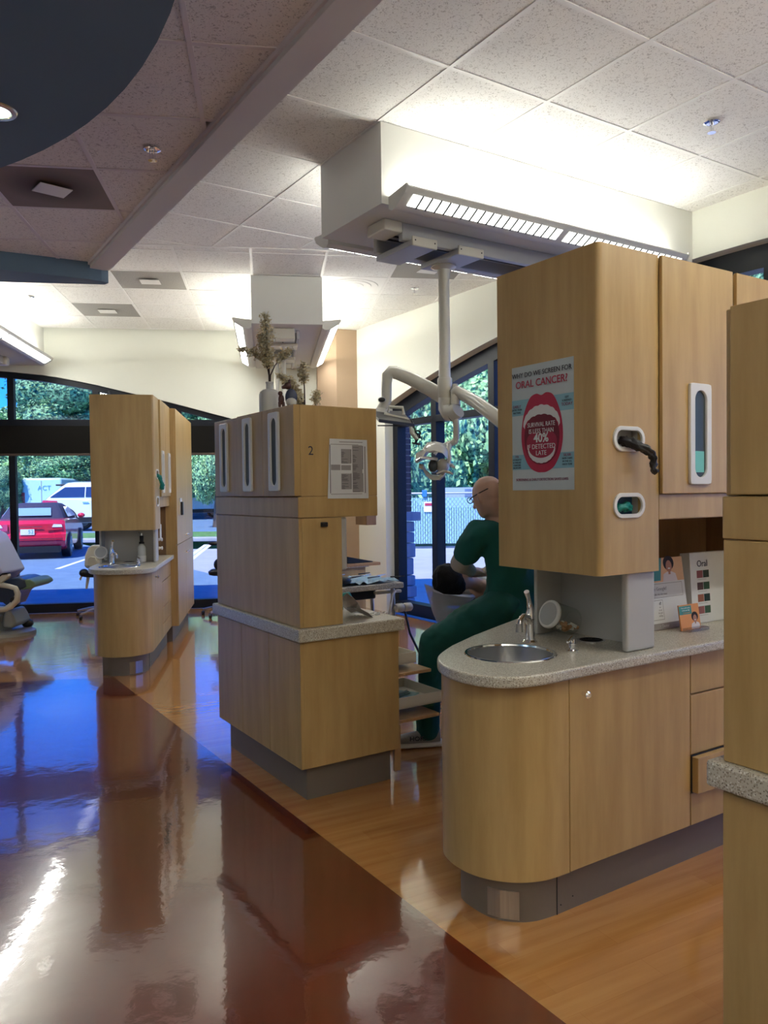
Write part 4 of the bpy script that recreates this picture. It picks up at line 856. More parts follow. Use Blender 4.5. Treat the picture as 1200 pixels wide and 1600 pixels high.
def crescent(path, wd, r):
    mb = MB(); n = len(path)
    for s_ in (0,):
        top = [Vector(p) for p in path]
    V = []; 
    for i, p in enumerate(top):
        t = i/(n-1); hw = wd*math.sin(PI*min(max(t, .06), .94))**.6
        for q, off in ((-1, 0), (-.6, .014), (0, .022), (.6, .014), (1, 0)): V.append(tuple(p+Vector((.15*q*hw, q*hw, off*r))))
        for q, off in ((.6, .006), (0, .010), (-.6, .006)): V.append(tuple(p+Vector((.15*q*hw, q*hw, off*r))))
    F = []
    for i in range(n-1):
        for j in range(8): F.append((i*8+j, i*8+(j+1) % 8, (i+1)*8+(j+1) % 8, (i+1)*8+j))
    F += [tuple(range(8))[::-1], tuple((n-1)*8+j for j in range(8))]
    return mb.add(V, F)
part(T, 'upper_shade', crescent(up_, .10, 3.0), M['cream2'], smooth=True)
part(T, 'front_visor', crescent([Q(649, 722, 5.15), Q(658, 717, 5.15), Q(670, 718, 5.15), Q(684, 720, 5.15)], .10, .9), M['cream2'], smooth=True)
part(T, 'lower_shade', crescent([Q(655, 732, 5.2), Q(662, 734, 5.2), Q(667, 743, 5.2), Q(675, 750, 5.2), Q(686, 750, 5.2), Q(694, 744, 5.2), Q(698, 734, 5.2)], .09, 1.6), M['cream2'], smooth=True)
part(T, 'lamp_housing', MB().ball(Q(692, 728, 5.2), (.045, .07, .05), 16, 10), M['cream2'], smooth=True)
part(T, 'lens', MB().ball(Q(677, 728, 5.2), (.035, .055, .045), 16, 10), mat('dark_lens', (.04, .05, .06), .06, coat=1), smooth=True)
part(T, 'handle', MB().tube([Q(682, 740, 5.1), Q(692, 736, 5.1), Q(702, 738, 5.1), Q(708, 741, 5.1)], [.006, .009, .009, .005], 10), M['cream2'], smooth=True)
part(T, 'handle', MB().tube([Q(698, 724, 5.3), Q(706, 727, 5.3), Q(711, 731, 5.3)], [.014, .012, .007], 10), M['cream2'], smooth=True)
# track and pole under the middle bulkhead
T = thing('ceiling_track', 'aluminium track with cream housing under the middle bulkhead', 'track', (8.1, -.2, 3.1), 'BR')
part(T, 'rail', MB().box(8.12, 10.1, -.34, -.31, 3.10, 3.189), M['satin'], .005); part(T, 'rail', MB().box(8.12, 10.1, -.05, -.02, 3.10, 3.189), M['satin'], .005)
part(T, 'channel_back', MB().box(8.12, 10.1, -.31, -.05, 3.165, 3.188), M['satin'])
part(T, 'end_housing', MB().box(8.0, 8.16, -.29, -.07, 3.08, 3.189), M['cream'], .01)
for a in (8.35, 9.2): part(T, 'trolley', MB().box(a, a+.22, -.33, -.03, 3.07, 3.105), M['cream'], .006)
for x in (8.75,): part(T, 'divider', MB().box(8.6, 9.15, -.185, -.175, 3.10, 3.16), M['dark'])
T = thing('ceiling_pole', 'pale double pole dropping from the middle bulkhead behind the flowers', 'pole', (9.3, -.14, 2), 'BR')
part(T, 'pole', MB().tube([(9.3, -.115, 3.07), (9.3, -.115, 1.7)], .028, 14), M['cream2'], smooth=True); part(T, 'pole', MB().tube([(9.32, -.2, 3.07), (9.32, -.2, 1.7)], .028, 14), M['cream2'], smooth=True)
T.children[0]['label'] = 'left tube of the pair'
T = thing('ceiling_track', 'cream and aluminium track under the bulkhead at the left edge', 'track', (9.0, 3.2, 3.1), 'BR')
part(T, 'rail', MB().box(7.6, 9.9, 3.10, 3.14, 3.10, 3.189), M['satin'], .005); part(T, 'rail', MB().box(7.6, 9.9, 3.34, 3.38, 3.10, 3.189), M['satin'], .005); part(T, 'channel_back', MB().box(7.6, 9.9, 3.14, 3.34, 3.16, 3.188), M['satin'])
part(T, 'end_housing', MB().box(9.9, 10.02, 3.06, 3.42, 3.09, 3.189), M['cream'], .02)

# vase, figurine and dried flowers on the numbered cabinet
vx, vy = 1.765, 3.85
T = thing('flower_vase', 'grey white flat bottle vase holding tall dried blossoms on the numbered cabinet', 'vase', (vx, vy, 1.945), 'A')
vase_m = mat('matte_ceramic', (.55, .55, .52), .55)
def slab_lathe(prof, cx_, cy_, ax=1.0, ay=.5, n=24):
    mb = MB(); V = []; F = []
    for r, z in prof:
        for j in range(n):
            a = 2*PI*j/n; c, s_ = math.cos(a), math.sin(a); k = (abs(c)**3.2+abs(s_)**3.2)**(-1/3.2)
            V.append((cx_+r*ax*c*k, cy_+r*ay*s_*k, z))
    for i in range(len(prof)-1):
        for j in range(n): F.append((i*n+j, i*n+(j+1) % n, (i+1)*n+(j+1) % n, (i+1)*n+j))
    F += [tuple(range(n))[::-1], tuple((len(prof)-1)*n+j for j in range(n))]; return mb.add(V, F)
part(T, 'vase_body', slab_lathe([(.052, 1.946), (.054, 1.952), (.054, 2.045), (.048, 2.062), (.034, 2.072), (.02, 2.076)], vx, vy, 1.0, .78), vase_m, smooth=True, ang=50)
part(T, 'vase_neck', MB().lathe([(.019, 2.07), (.0185, 2.105), (.021, 2.108), (.021, 2.114), (.015, 2.114)], (vx, vy, 0), 18), vase_m, smooth=True)
twig = mat('dark_twig', (.045, .022, .018), .7); bloss = mat('dried_blossom', (.60, .50, .30), .8); bloss2 = mat('dried_blossom_pale', (.68, .62, .44), .8)
def spray(name, lab, base, stems, seed, fr='A'):
    rnd = random.Random(seed); T = thing(name, lab, 'flowers', base, fr)
    for path, b0, dens, wr in stems:
        part(T, 'stem', MB().tube(path, [.0045-.0032*i/(len(path)-1) for i in range(len(path))], 7), twig, smooth=True)
        mb = MB(); mb2 = MB(); n = int(dens*1.2); wr *= 1.3
        for k in range(n):
            t = b0+(1-b0)*rnd.random(); s_ = t*(len(path)-1); i = min(int(s_), len(path)-2); f = s_-i
            p = Vector(path[i]).lerp(Vector(path[i+1]), f); w_ = wr*(1.15-abs(2*(t-b0)/(1-b0)-1)*.75)
            p = p+Vector((rnd.gauss(0, w_*.55), rnd.gauss(0, w_*.55), rnd.gauss(0, w_*.5))); r = rnd.uniform(.007, .013)
            tgt = mb if rnd.random() < .6 else mb2; 
            for q in range(3):
                d1 = Vector((rnd.gauss(0, 1), rnd.gauss(0, 1), rnd.gauss(0, 1))).normalized(); d2 = d1.orthogonal().normalized()
                tgt.add([p, p+d1*r+d2*r*.5, p+d1*r*1.6, p+d1*r-d2*r*.5], [(0, 1, 2, 3)])
        part(T, 'blossoms', mb, bloss, kind='stuff'); part(T, 'pale_blossoms', mb2, bloss2, kind='stuff')
    return T
z0 = 2.10
def S(dx, z): return (vx+dx*.84, vy-dx*.54, z)
spray('dried_flowers', 'tall cream dried blossom branches standing in the flat bottle vase', (vx, vy, z0),
      [([S(0, 1.98), S(.0, 2.16), S(-.004, 2.26), S(-.012, 2.36), S(-.018, 2.47)], .34, 430, .026), ([S(0, 2.0), S(-.002, 2.17), S(-.03, 2.235), S(-.09, 2.275), S(-.155, 2.29)], .55, 150, .014),
       ([S(0, 2.0), S(.006, 2.15), S(.03, 2.20), S(.075, 2.255), S(.115, 2.285)], .62, 170, .017), ([S(0, 2.02), S(-.002, 2.15), S(-.02, 2.25), S(-.045, 2.36)], .5, 230, .022)], 11)
b2 = (1.82, 3.55)
def S2(dx, z): return (b2[0]+dx*.84, b2[1]-dx*.54, z)
spray('dried_flowers', 'short cream dried blossom sprays beside the dark figurine', (b2[0], b2[1], 1.945),
      [([S2(0, 1.946), S2(0, 2.04), S2(-.003, 2.12), S2(-.005, 2.17)], .5, 170, .016), ([S2(0, 1.946), S2(-.02, 2.01), S2(-.07, 2.08), S2(-.125, 2.115)], .35, 220, .017), ([S2(.05, 1.946), S2(.06, 1.99), S2(.062, 2.03)], .3, 110, .013), ([S2(-.01, 1.946), S2(-.03, 1.98), S2(-.035, 2.03)], .2, 110, .016)], 12)
fx_, fy_ = 1.735, 3.53
T = thing('bear_figurine', 'small dark brown bear figurine in a blue coat beside the vase', 'figurine', (fx_, fy_, 1.945), 'A')
brown = mat('figurine_brown', (.07, .022, .014), .4); bl = mat('figurine_blue', (.03, .04, .08), .45)
part(T, 'body', MB().ball((fx_, fy_, 1.995), (.032, .026, .045)), bl, smooth=True)
part(T, 'apron', MB().ball((fx_-.004, fy_-.008, 1.972), (.028, .024, .026)), vase_m, smooth=True)
part(T, 'head', MB().ball((fx_-.018, fy_, 2.052), (.019, .017, .018)).tube([(fx_-.02, fy_, 2.05), (fx_-.048, fy_+.005, 2.042)], [.014, .007], 10).ball((fx_-.008, fy_, 2.074), (.007, .005, .011)), brown, smooth=True)
for k in (-1, 1): part(T, 'leg', MB().tube([(fx_+.012*k, fy_-.005, 1.97), (fx_+.014*k, fy_-.01, 1.95), (fx_+.004*k-.01, fy_-.014, 1.949)], [.013, .011, .010], 10), brown, smooth=True)
T = thing('bear_figurine', 'tiny dark cub figurine at the left foot of the bear figurine', 'figurine', (fx_-.05, fy_+.02, 1.945), 'A')
part(T, 'body', MB().ball((fx_-.045, fy_+.02, 1.985), (.016, .013, .026)).ball((fx_-.05, fy_+.02, 2.015), .012), brown, smooth=True)
for k in (-1, 1): part(T, 'leg', MB().tube([(fx_-.045+.009*k, fy_+.018, 1.97), (fx_-.047+.011*k, fy_+.012, 1.948)], [.009, .007], 8), brown, smooth=True)

# open drawers on the bay side of the middle unit
def pulled(lab, u1, v0, v1, z0, z1, lab_cat='drawer tray'):
    T = thing('open_drawer_tray', lab, 'drawer', (2.266, v0, z0), 'A'); t = .008; a = 2.268
    part(T, 'tray_floor', MB().box(a, u1, v0, v1, z0, z0+t), M['cream']); part(T, 'tray_wall', MB().box(a, u1, v0, v0+t, z0, z1), M['cream'], .002); part(T, 'tray_wall', MB().box(a, u1, v1-t, v1, z0, z1), M['cream'], .002)
    part(T, 'tray_end', MB().box(u1-t, u1, v0+t, v1-t, z0, z1), M['cream'], .002); return T
pulled('upper open cream drawer tray beside the middle unit', 2.50, 3.56, 3.95, .565, .625)
pulled('lower open cream drawer tray holding instrument pouches', 2.62, 3.475, 3.86, .345, .405)
for lab, u1, v0, z, dv in (('upper thin wooden shelf board pulled out beside the middle unit', 2.56, 3.50, .515, .3), ('lower thin wooden shelf board under the instrument tray', 2.57, 3.44, .28, .3)):
    single('pull_out_board', MB().box(2.268, u1, v0, v0+dv, z, z+.018), M['wood_edge'], (2.27, v0, z), 'A', lab, 'board', bevel=.003)
single('open_side_door', MB().box(2.27, 2.31, 3.44, 3.46, .03, .275), M['wood_edge'], (2.27, 3.44, .1), 'A', 'narrow wooden side door edge below the lowest pulled out board', 'door', bevel=.003)
pouch = mat('blue_pouch', (.20, .42, .44), .3, coat=.3)
T = thing('instrument_pouch', 'pale blue sterilised instrument pouch in the lower drawer tray', 'pouch', (2.45, 3.7, .354), 'A')
part(T, 'pouch_film', MB().prism([(2.33, 3.66), (2.40, 3.56), (2.59, 3.66), (2.52, 3.78)], .354, .36), pouch, .002)
for k in range(3): part(T, 'instrument', MB().tube([(2.40+.03*k, 3.62+.03*k, .364), (2.53+.01*k, 3.67+.03*k, .366)], .004, 6), M['steel'])
single('black_tool', MB().tube([(2.30, 3.53, .362), (2.36, 3.54, .368), (2.43, 3.58, .362)], [.006, .014, .008], 8), M['black'], (2.3, 3.53, .36), 'A', 'black handled tool lying in the lower drawer tray', 'tool', smooth=True)
# items on the middle worktop
cr_ = MB(); rnd = random.Random(5)
T = single('crumpled_film', MB().add([(2.0+.03*i+rnd.uniform(-.008, .008), 3.46+.05*j, .866+max(0, .13-.028*i)*(1-.15*j)+rnd.uniform(-.004, .012)) for j in range(4) for i in range(6)], [(j*6+i, j*6+i+1, (j+1)*6+i+1, (j+1)*6+i) for j in range(3) for i in range(5)]), mat('clear_crumpled_film', (.34, .29, .28), .2, coat=.5), (2.0, 3.5, .865), 'A', 'crumpled greyish clear plastic film on the middle worktop', 'film')
T.modifiers.new('solid', 'SOLIDIFY').thickness = .002
T = thing('green_cloth', 'bright green crumpled glove standing on the middle worktop', 'glove', (2.16, 3.78, .862), 'A')
part(T, 'crumple', MB().tube([(2.15, 3.8, .864), (2.14, 3.79, .90), (2.15, 3.78, .94), (2.18, 3.77, .945), (2.19, 3.75, .90), (2.20, 3.73, .868)], [.02, .022, .026, .026, .024, .02], 10), M['teal'], smooth=True)
pk = MB()
for k in range(14): x, y = 2.12+.012*k+rnd.uniform(-.02, .02), 3.50+rnd.uniform(0, .07); pk.tube([(x, y, .867), (x+.02, y+.006, .869)], .004, 6)
single('cotton_scraps', pk, M['white'], (2.2, 3.5, .865), 'A', 'scatter of small white cotton scraps on the middle worktop', 'cotton', kind='stuff')

# instrument table beyond the middle unit
T = thing('instrument_table', 'speckled instrument table on metal legs beyond the middle unit', 'table', (2.72, 4.5, .9), 'A')
part(T, 'table_top', MB().prism(smooth_poly([(2.40, 4.36), (2.44, 4.335), (2.9, 4.335), (2.955, 4.36), (2.96, 4.42), (2.96, 4.9), (2.4, 4.9)], 3) if False else [(2.42, 4.34), (2.955, 4.34), (2.96, 4.80), (2.41, 4.80), (2.40, 4.36)], .872, .91), M['counter'], .008)
part(T, 'under_box', MB().box(2.5, 2.8, 4.45, 4.75, .80, .871), M['black'], .01)
part(T, 'support_arm', MB().box(2.78, 2.99, 4.42, 4.46, .83, .85), M['cream2'], .006)
for (x, y) in ((2.90, 4.40), (2.93, 4.72), (2.55, 4.72)): part(T, 'leg', MB().tube([(x, y, .87), (x+.03, y, .0)], .014, 10), M['steel'], smooth=True)
part(T, 'hose', MB().tube([(2.90, 4.37, .85), (2.86, 4.34, .83), (2.83, 4.33, .72), (2.80, 4.35, .58)], .009, 8), M['white'], smooth=True)
part(T, 'hose', MB().tube([(3.0, 4.40, .70), (3.02, 4.37, .55), (3.06, 4.32, .42), (3.1, 4.30, .3)], .008, 8), M['black'], smooth=True)
part(T, 'foot_frame', MB().tube([(2.6, 4.4, .02), (2.9, 4.7, .03), (3.1, 4.45, .02)], .016, 8), M['steel'])
part(T, 'knob_bracket', MB().box(2.90, 3.01, 4.375, 4.40, .725, .745), M['cream2'], .004)
for k, (x, y) in enumerate(((2.935, 4.37), (3.0, 4.37))): part(T, 'clamp_knob', MB().lathe([(.024, -.03), (.03, -.022), (.03, .022), (.024, .03)], (x, y, .735), 16, 'X'), M['cream2'], smooth=True)
wrap = mat('blue_wrap', (.22, .40, .55), .5)
cl = MB(); nx, ny = 16, 8
cl.add([(2.43+.50*i/nx, 4.36+.40*j/ny, .913+rnd.uniform(0, .022)) for j in range(ny+1) for i in range(nx+1)], [(j*(nx+1)+i, j*(nx+1)+i+1, (j+1)*(nx+1)+i+1, (j+1)*(nx+1)+i) for j in range(ny) for i in range(nx)])
single('blue_wrap_sheet', cl, wrap, (2.6, 4.5, .91), 'A', 'crumpled light blue wrap sheet covering the instrument table', 'sheet')
single('black_mask', MB().ball((2.50, 4.40, .945), (.075, .05, .032), 14, 8), M['blacksoft'], (2.5, 4.4, .94), 'A', 'round black object at the left end of the instrument table', 'case', smooth=True)
lab9 = 'thin metal or black hand instrument lying on the blue wrap'
for k in range(9):
    x, y = 2.58+.038*k, 4.40+rnd.uniform(0, .3); a = rnd.uniform(-.5, .5)
    single('hand_instrument', MB().tube([(x, y, .945), (x+.10*math.cos(a), y+.10*math.sin(a), .948)], [.005, .003], 7), M['steel'] if k % 2 else M['black'], (x, y, .94), 'A', 'thin metal or black hand instrument lying on the blue wrap', 'instrument', 'instruments on the blue wrap', smooth=True)

# wall side cabinet of the same bay, beyond the instrument table
def AV(x, y, Y): p = at(x, y, Y); u, v = toframe(p.x, p.y, 'A'); return u, v, p.z
u1, v1, _ = AV(571, 870, 6.9)
T = thing('wall_side_cabinet', 'maple cabinet with speckled top seen through the gap behind the middle unit', 'cabinet', (u1-.6, v1, 0), 'A')
part(T, 'body', MB().box(u1-.62, u1, v1, v1+.45, .1, .86), M['wood'], .004); part(T, 'worktop', MB().box(u1-.64, u1+.02, v1-.03, v1+.45, .86, .90), M['counter'], .006)
part(T, 'back_panel', MB().box(u1-.62, u1-.01, v1+.38, v1+.43, .9, 1.9), M['wood'], .004); part(T, 'kick_plate', MB().box(u1-.58, u1-.04, v1+.05, v1+.42, 0, .1), M['kick'])
part(T, 'drawer', MB().box(u1-.60, u1-.02, v1-.012, v1, .62, .84), M['wood'], .003)
u2, v2, z2 = AV(581, 812, 7.3)
single('wood_shelf_box', MB().box(u2-.06, u2+.05, v2, v2+.2, z2-.05, z2+.2), M['wood_dark'], (u2, v2, z2), 'A', 'small brown wooden box on the wall left of the tall window', 'box', bevel=.005)
u3, v3, z3 = AV(572, 882, 6.3)
single('wood_shelf', MB().box(u3-.22, u3+.14, v3, v3+.3, z3-.012, z3+.012), M['wood_edge'], (u3, v3, z3), 'A', 'narrow wooden shelf board with a black folder on it, beyond the middle unit', 'shelf', bevel=.004)
T = single('black_folder', MB().add([(u3-.16, v3+.02, z3+.014), (u3+.08, v3+.02, z3+.014), (u3+.08, v3+.24, z3+.014), (u3-.16, v3+.24, z3+.014), (u3-.16, v3+.02, z3+.07), (u3+.08, v3+.02, z3+.02), (u3+.08, v3+.24, z3+.02), (u3-.16, v3+.24, z3+.07)], [(0, 3, 2, 1), (4, 5, 6, 7), (0, 1, 5, 4), (1, 2, 6, 5), (2, 3, 7, 6), (3, 0, 4, 7)]), M['black'], (u3, v3, z3), 'A', 'wedge shaped black folder lying on the narrow wooden shelf', 'folder', bevel=.004)
#@@PEOPLE
# ================================================================ PEOPLE, CHAIRS AND STOOLS
def loft(mb, rings, n=20):               # rings: (centre, half-axis a, half-axis b)
    V = []; F = []
    for c, a, b in rings:
        c, a, b = Vector(c), Vector(a), Vector(b)
        for j in range(n): t = 2*PI*j/n; V.append(tuple(c+a*math.cos(t)+b*math.sin(t)))
    m = len(rings)
    for i in range(m-1):
        for j in range(n): F.append((i*n+j, i*n+(j+1) % n, (i+1)*n+(j+1) % n, (i+1)*n+j))
    F += [tuple(range(n))[::-1], tuple((m-1)*n+j for j in range(n))]; return mb.add(V, F)
def limb(mb, pts, rs, n=14, k=5):
    P_ = [Vector(p) for p in pts]; path = []; R_ = []
    for i in range(len(P_)-1):
        for j in range(k):
            t = j/k; path.append(P_[i].lerp(P_[i+1], t)); R_.append(rs[i]+(rs[i+1]-rs[i])*t)
    path.append(P_[-1]); R_.append(rs[-1]); mb.tube(path, R_, n)
    for p, r in zip(P_, rs): mb.ball(tuple(p), r*.985, 12, 8)
    return mb
def fuse(par, name, mb, m, vox=.012, it=8, label=None, wr=None):   # weld the lumps into one continuous skin
    off = OFF[par.name]; me = mb.mesh(name, None, off); o = bpy.data.objects.new(name, me); C.objects.link(o)
    r = o.modifiers.new('r', 'REMESH'); r.mode = 'VOXEL'; r.voxel_size = vox
    s_ = o.modifiers.new('s', 'SMOOTH'); s_.iterations = it; s_.factor = .6
    if wr:
        tx = bpy.data.textures.new('folds', 'CLOUDS'); tx.noise_scale = wr[0]; tx.noise_depth = 1; d = o.modifiers.new('d', 'DISPLACE'); d.texture = tx; d.strength = wr[1]; d.mid_level = .5
    me2 = bpy.data.meshes.new_from_object(o.evaluated_get(bpy.context.evaluated_depsgraph_get())); me2.name = name
    me2.materials.clear(); me2.materials.append(m); me2.shade_smooth(); o.modifiers.clear(); o.data = me2; o.parent = par; OFF[o.name] = off
    if label: o['label'] = label
    return o
M['skin'] = mat('skin', (.53, .34, .26), .45, bump=.05, bscale=80)
M['scrub'] = mat('teal_scrubs', (.002, .10, .085), .85, bump=.15, bscale=30)
M['scrub2'] = mat('teal_scrub_trousers', (.002, .08, .068), .85, bump=.15, bscale=30)
M['greysleeve'] = mat('grey_jersey', (.40, .39, .37), .9)
fV, lV = Vector((-.62, .785, 0)), Vector((-.785, -.62, 0))     # the dentist's forward and left
def hand(mb, w, d, up, s=1.0, curl=.5):  # palm, five bent fingers; w wrist, d pointing direction, up = back of hand
    w, d, up = Vector(w), Vector(d).normalized(), Vector(up).normalized(); side = d.cross(up).normalized()
    limb(mb, [w, w+d*.045, w+d*.085], [.026, .030, .028], 10, 3)
    for k, L in zip((-1.5, -.5, .5, 1.5), (.062, .074, .070, .055)):
        b = w+d*.085+side*k*.018; m_ = b+d*L*.55-up*L*.25*curl; e = m_+d*L*.35-up*L*.5*curl
        limb(mb, [b, m_, e], [.010, .009, .0075], 8, 2)
    b = w+d*.03+side*.028; limb(mb, [b, b+side*.025+d*.03-up*.01, b+side*.022+d*.06-up*.02], [.012, .0105, .009], 8, 2)
pel = Vector(Wp(800, 948, 4.46)); 
T = thing('person', 'bald person in dark teal scrubs seated on a black stool beside a patient', 'person', (pel.x, pel.y, 0))
sp = [Wp(801, 956, 4.46), Wp(801, 925, 4.46), Wp(799, 888, 4.46), Wp(795, 856, 4.45), Wp(791, 832, 4.44), Wp(787, 815, 4.43), Wp(783, 804, 4.42)]
wd = [(.185, .155), (.175, .135), (.172, .125), (.190, .125), (.19, .11), (.135, .095), (.068, .062)]
up3 = Vector((0, 0, 1)); fl_ = (fV+up3*.25).normalized()
shL, elL, wrL = Vector(Wp(748, 834, 4.34)), Vector(Wp(718, 880, 4.46)), Vector(Wp(738, 893, 4.66))
shR, elR, wrR = Vector(Wp(812, 842, 4.60)), Vector(Wp(795, 890, 4.74)), Vector(Wp(757, 893, 4.78))
hipL, knL, anL = Vector(Wp(783, 950, 4.36)), Vector(Wp(676, 1003, 4.50)), Vector(Wp(669, 1118, 4.62))
hipR, knR = Vector(Wp(812, 950, 4.56)), Vector(Wp(742, 990, 4.98)); anR = Vector((knR.x+.03, knR.y+.05, .12))
headc = Vector(Wp(762, 775, 4.40))
def head_mb(mb, c, f, tilt=.35, s=1.0, bald=True):
    f = Vector(f).normalized(); l = up3.cross(f).normalized(); fd = (f*math.cos(tilt)-up3*math.sin(tilt)); ud = (up3*math.cos(tilt)+f*math.sin(tilt)); c = Vector(c)
    loft(mb, [(c+ud*.108*s-fd*.005, l*.025*s, fd*.03*s), (c+ud*.092*s-fd*.008, l*.052*s, fd*.062*s), (c+ud*.06*s-fd*.008, l*.072*s, fd*.088*s), (c+ud*.02*s-fd*.005, l*.077*s, fd*.097*s), (c-ud*.02*s, l*.073*s, fd*.092*s),
              (c-ud*.055*s+fd*.012*s, l*.062*s, fd*.078*s), (c-ud*.085*s+fd*.028*s, l*.050*s, fd*.058*s), (c-ud*.108*s+fd*.045*s, l*.030*s, fd*.032*s)])
    nb = c+fd*.09*s-ud*.012*s; limb(mb, [nb+ud*.025*s, nb+fd*.022*s-ud*.015*s], [.010*s, .014*s], 8, 2)      # nose
    mb.ball(tuple(c+fd*.082*s+ud*.022*s), (.03*s, .03*s, .008*s), 8, 6)                                   # brow
    m_ = c+fd*.084*s-ud*.058*s
    for q in (-1, 1): limb(mb, [m_-l*.016*s-ud*.005*q, m_+l*.016*s-ud*.005*q], [.006*s, .006*s], 6, 2)        # lips
    for q in (-1, 1):
        e = c+l*.078*s*q-fd*.002*s-ud*.01*s; limb(mb, [e+ud*.022*s, e+ud*.0*s-fd*.006*s, e-ud*.022*s+fd*.004*s], [.011*s, .013*s, .009*s], 8, 2)   # ears
    return fd, ud, l
b = MB(); fh = (-.66, .75, 0)
fd, ud, l_ = head_mb(b, headc, fh)
limb(b, [Vector(sp[4])+up3*0, Vector(sp[6])+up3*.01, headc-ud*.05-fd*.02], [.06, .058, .060])
loft(b, [(c, lV*(w_-.02), fl_*(d-.02)) for c, (w_, d) in zip(sp, wd)])
for a in ((shL, elL, wrL), (shR, elR, wrR)): limb(b, [Vector(sp[4]), a[0], a[1], a[2]], [.05, .05, .038, .026])
hand(b, wrL, (.5, .8, -.1), (0, 0, 1)); hand(b, wrR, (-.6, .7, -.2), (0, 0, 1))
for a in ((hipL, knL, anL), (hipR, knR, anR)): limb(b, [pel, a[0], a[1], a[2]], [.10, .08, .055, .04])
fuse(T, 'body', b, M['skin'], .009, 3)
b = MB(); loft(b, [(c, lV*w_, fl_*d) for c, (w_, d) in zip(sp, wd)][:-1])
for s0, e0 in ((shL, elL), (shR, elR)): limb(b, [Vector(sp[4])+(s0-Vector(sp[4]))*.6, s0, s0.lerp(e0, .4), s0.lerp(e0, .66)], [.080, .080, .076, .074])
hem = Vector(Wp(803, 962, 4.46)); loft(b, [(hem, lV*.205, fl_*.175), (Vector(sp[0]), lV*.20, fl_*.17), (Vector(sp[1]), lV*.18, fl_*.14)])
fuse(T, 'scrub_top', b, M['scrub'], .011, 4, wr=(.09, .028))
b = MB(); loft(b, [(Vector(Wp(801, 985, 4.46)), lV*.17, fl_*.15), (pel, lV*.185, fl_*.155), (Vector(sp[1]), lV*.15, fl_*.12)])
for h, k, a_ in ((hipL, knL, anL), (hipR, knR, anR)): limb(b, [h, h.lerp(k, .5), k, k.lerp(a_, .45), a_+Vector((0, 0, .02)), a_-Vector((0, 0, .085))], [.115, .105, .082, .074, .066, .070])
fuse(T, 'scrub_trousers', b, M['scrub2'], .011, 4, wr=(.08, .026))
b = MB()
for s0, e0, w0 in ((shL, elL, wrL), (shR, elR, wrR)): limb(b, [s0.lerp(e0, .5), e0, e0.lerp(w0, .85)], [.060, .056, .038])
fuse(T, 'undersleeve', b, M['greysleeve'], .010, 4)
shoe_m = mat('shoe_mesh', (.28, .27, .25), .8, bump=.4, bscale=120); sole_m = mat('shoe_sole', (.62, .60, .55), .6)
def shoe(T, heel, d, sgn=1):
    h = Vector(heel); d = Vector(d).normalized(); l = up3.cross(d)
    mb = MB(); mb2 = MB()
    R_ = [(-.03, .036, .05, .085), (.02, .044, .055, .10), (.07, .044, .05, .095), (.12, .046, .04, .075), (.17, .050, .033, .06), (.22, .048, .026, .05), (.262, .03, .016, .042)]
    loft(mb, [((h+d*x)+up3*(z0*.5+.035), l*w_, up3*(z0)) for x, w_, z0, zz in R_]); s1 = fuse(T, 'shoe', mb, shoe_m, .008, 5)
    loft(mb2, [((h+d*x)+up3*.022, l*(w_+.006), up3*.022) for x, w_, z0, zz in [(-.045, .03, 0, 0)]+R_+[(.275, .02, 0, 0)]]); s2 = fuse(T, 'shoe_sole', mb2, sole_m, .007, 2)
    return s1
hL = Vector((anL.x+.04, anL.y, 0)); dS = Vector((-1, -.12, 0)).normalized()
sh_ = shoe(T, hL, dS); shoe(T, Vector((anR.x, anR.y-.03, 0)), (-.7, .7, 0))
lS = Vector((dS.x, dS.y, 0)); cS = hL+lS*.11
text(T, 'HOKA', .036, (cS.x+.012, cS.y-.052, .066), ((1, .12, 0), (0, 0, 1), (.12, -1, 0)), M['ink'], 'shoe_lettering', depth=.004, sx=1.1, weight=.0004)
# glasses with strap
b = MB(); gz = headc+ud*.012
b.tube([gz-fd*.094+ud*.01, gz-fd*.06+l_*.062+ud*.008, gz+l_*.083, gz+fd*.055+l_*.072, gz+fd*.10+l_*.045], .0035, 7)
b.tube([gz-fd*.094+ud*.01, gz-fd*.06-l_*.062+ud*.008, gz-l_*.083, gz+fd*.055-l_*.072, gz+fd*.10-l_*.045], .0035, 7)
b.tube([gz-fd*.096+ud*.01, gz-fd*.10+ud*.025, gz-fd*.094+ud*.034, gz-fd*.09+ud*.022], .003, 6)
for q in (-1, 1): ctr = gz+fd*.108+l_*.033*q; b.tube([ctr+l_*.022*math.cos(a)+ud*.017*math.sin(a) for a in [2*PI*i/14 for i in range(15)]], .0025, 6, False)
part(T, 'glasses', b, M['black'], smooth=True)
for q in (-1, 1): part(T, 'eye', MB().ball(tuple(headc+fd*.083+l_*.03*q-ud*.002), .011, 10, 8), M['white'], smooth=True)
part(T, 'neckline', MB().tube([Vector(sp[5])+lV*.075*math.cos(a)+fl_*.075*math.sin(a)+up3*.012 for a in [2*PI*i/20 for i in range(21)]], .006, 7, False), M['black'], smooth=True)
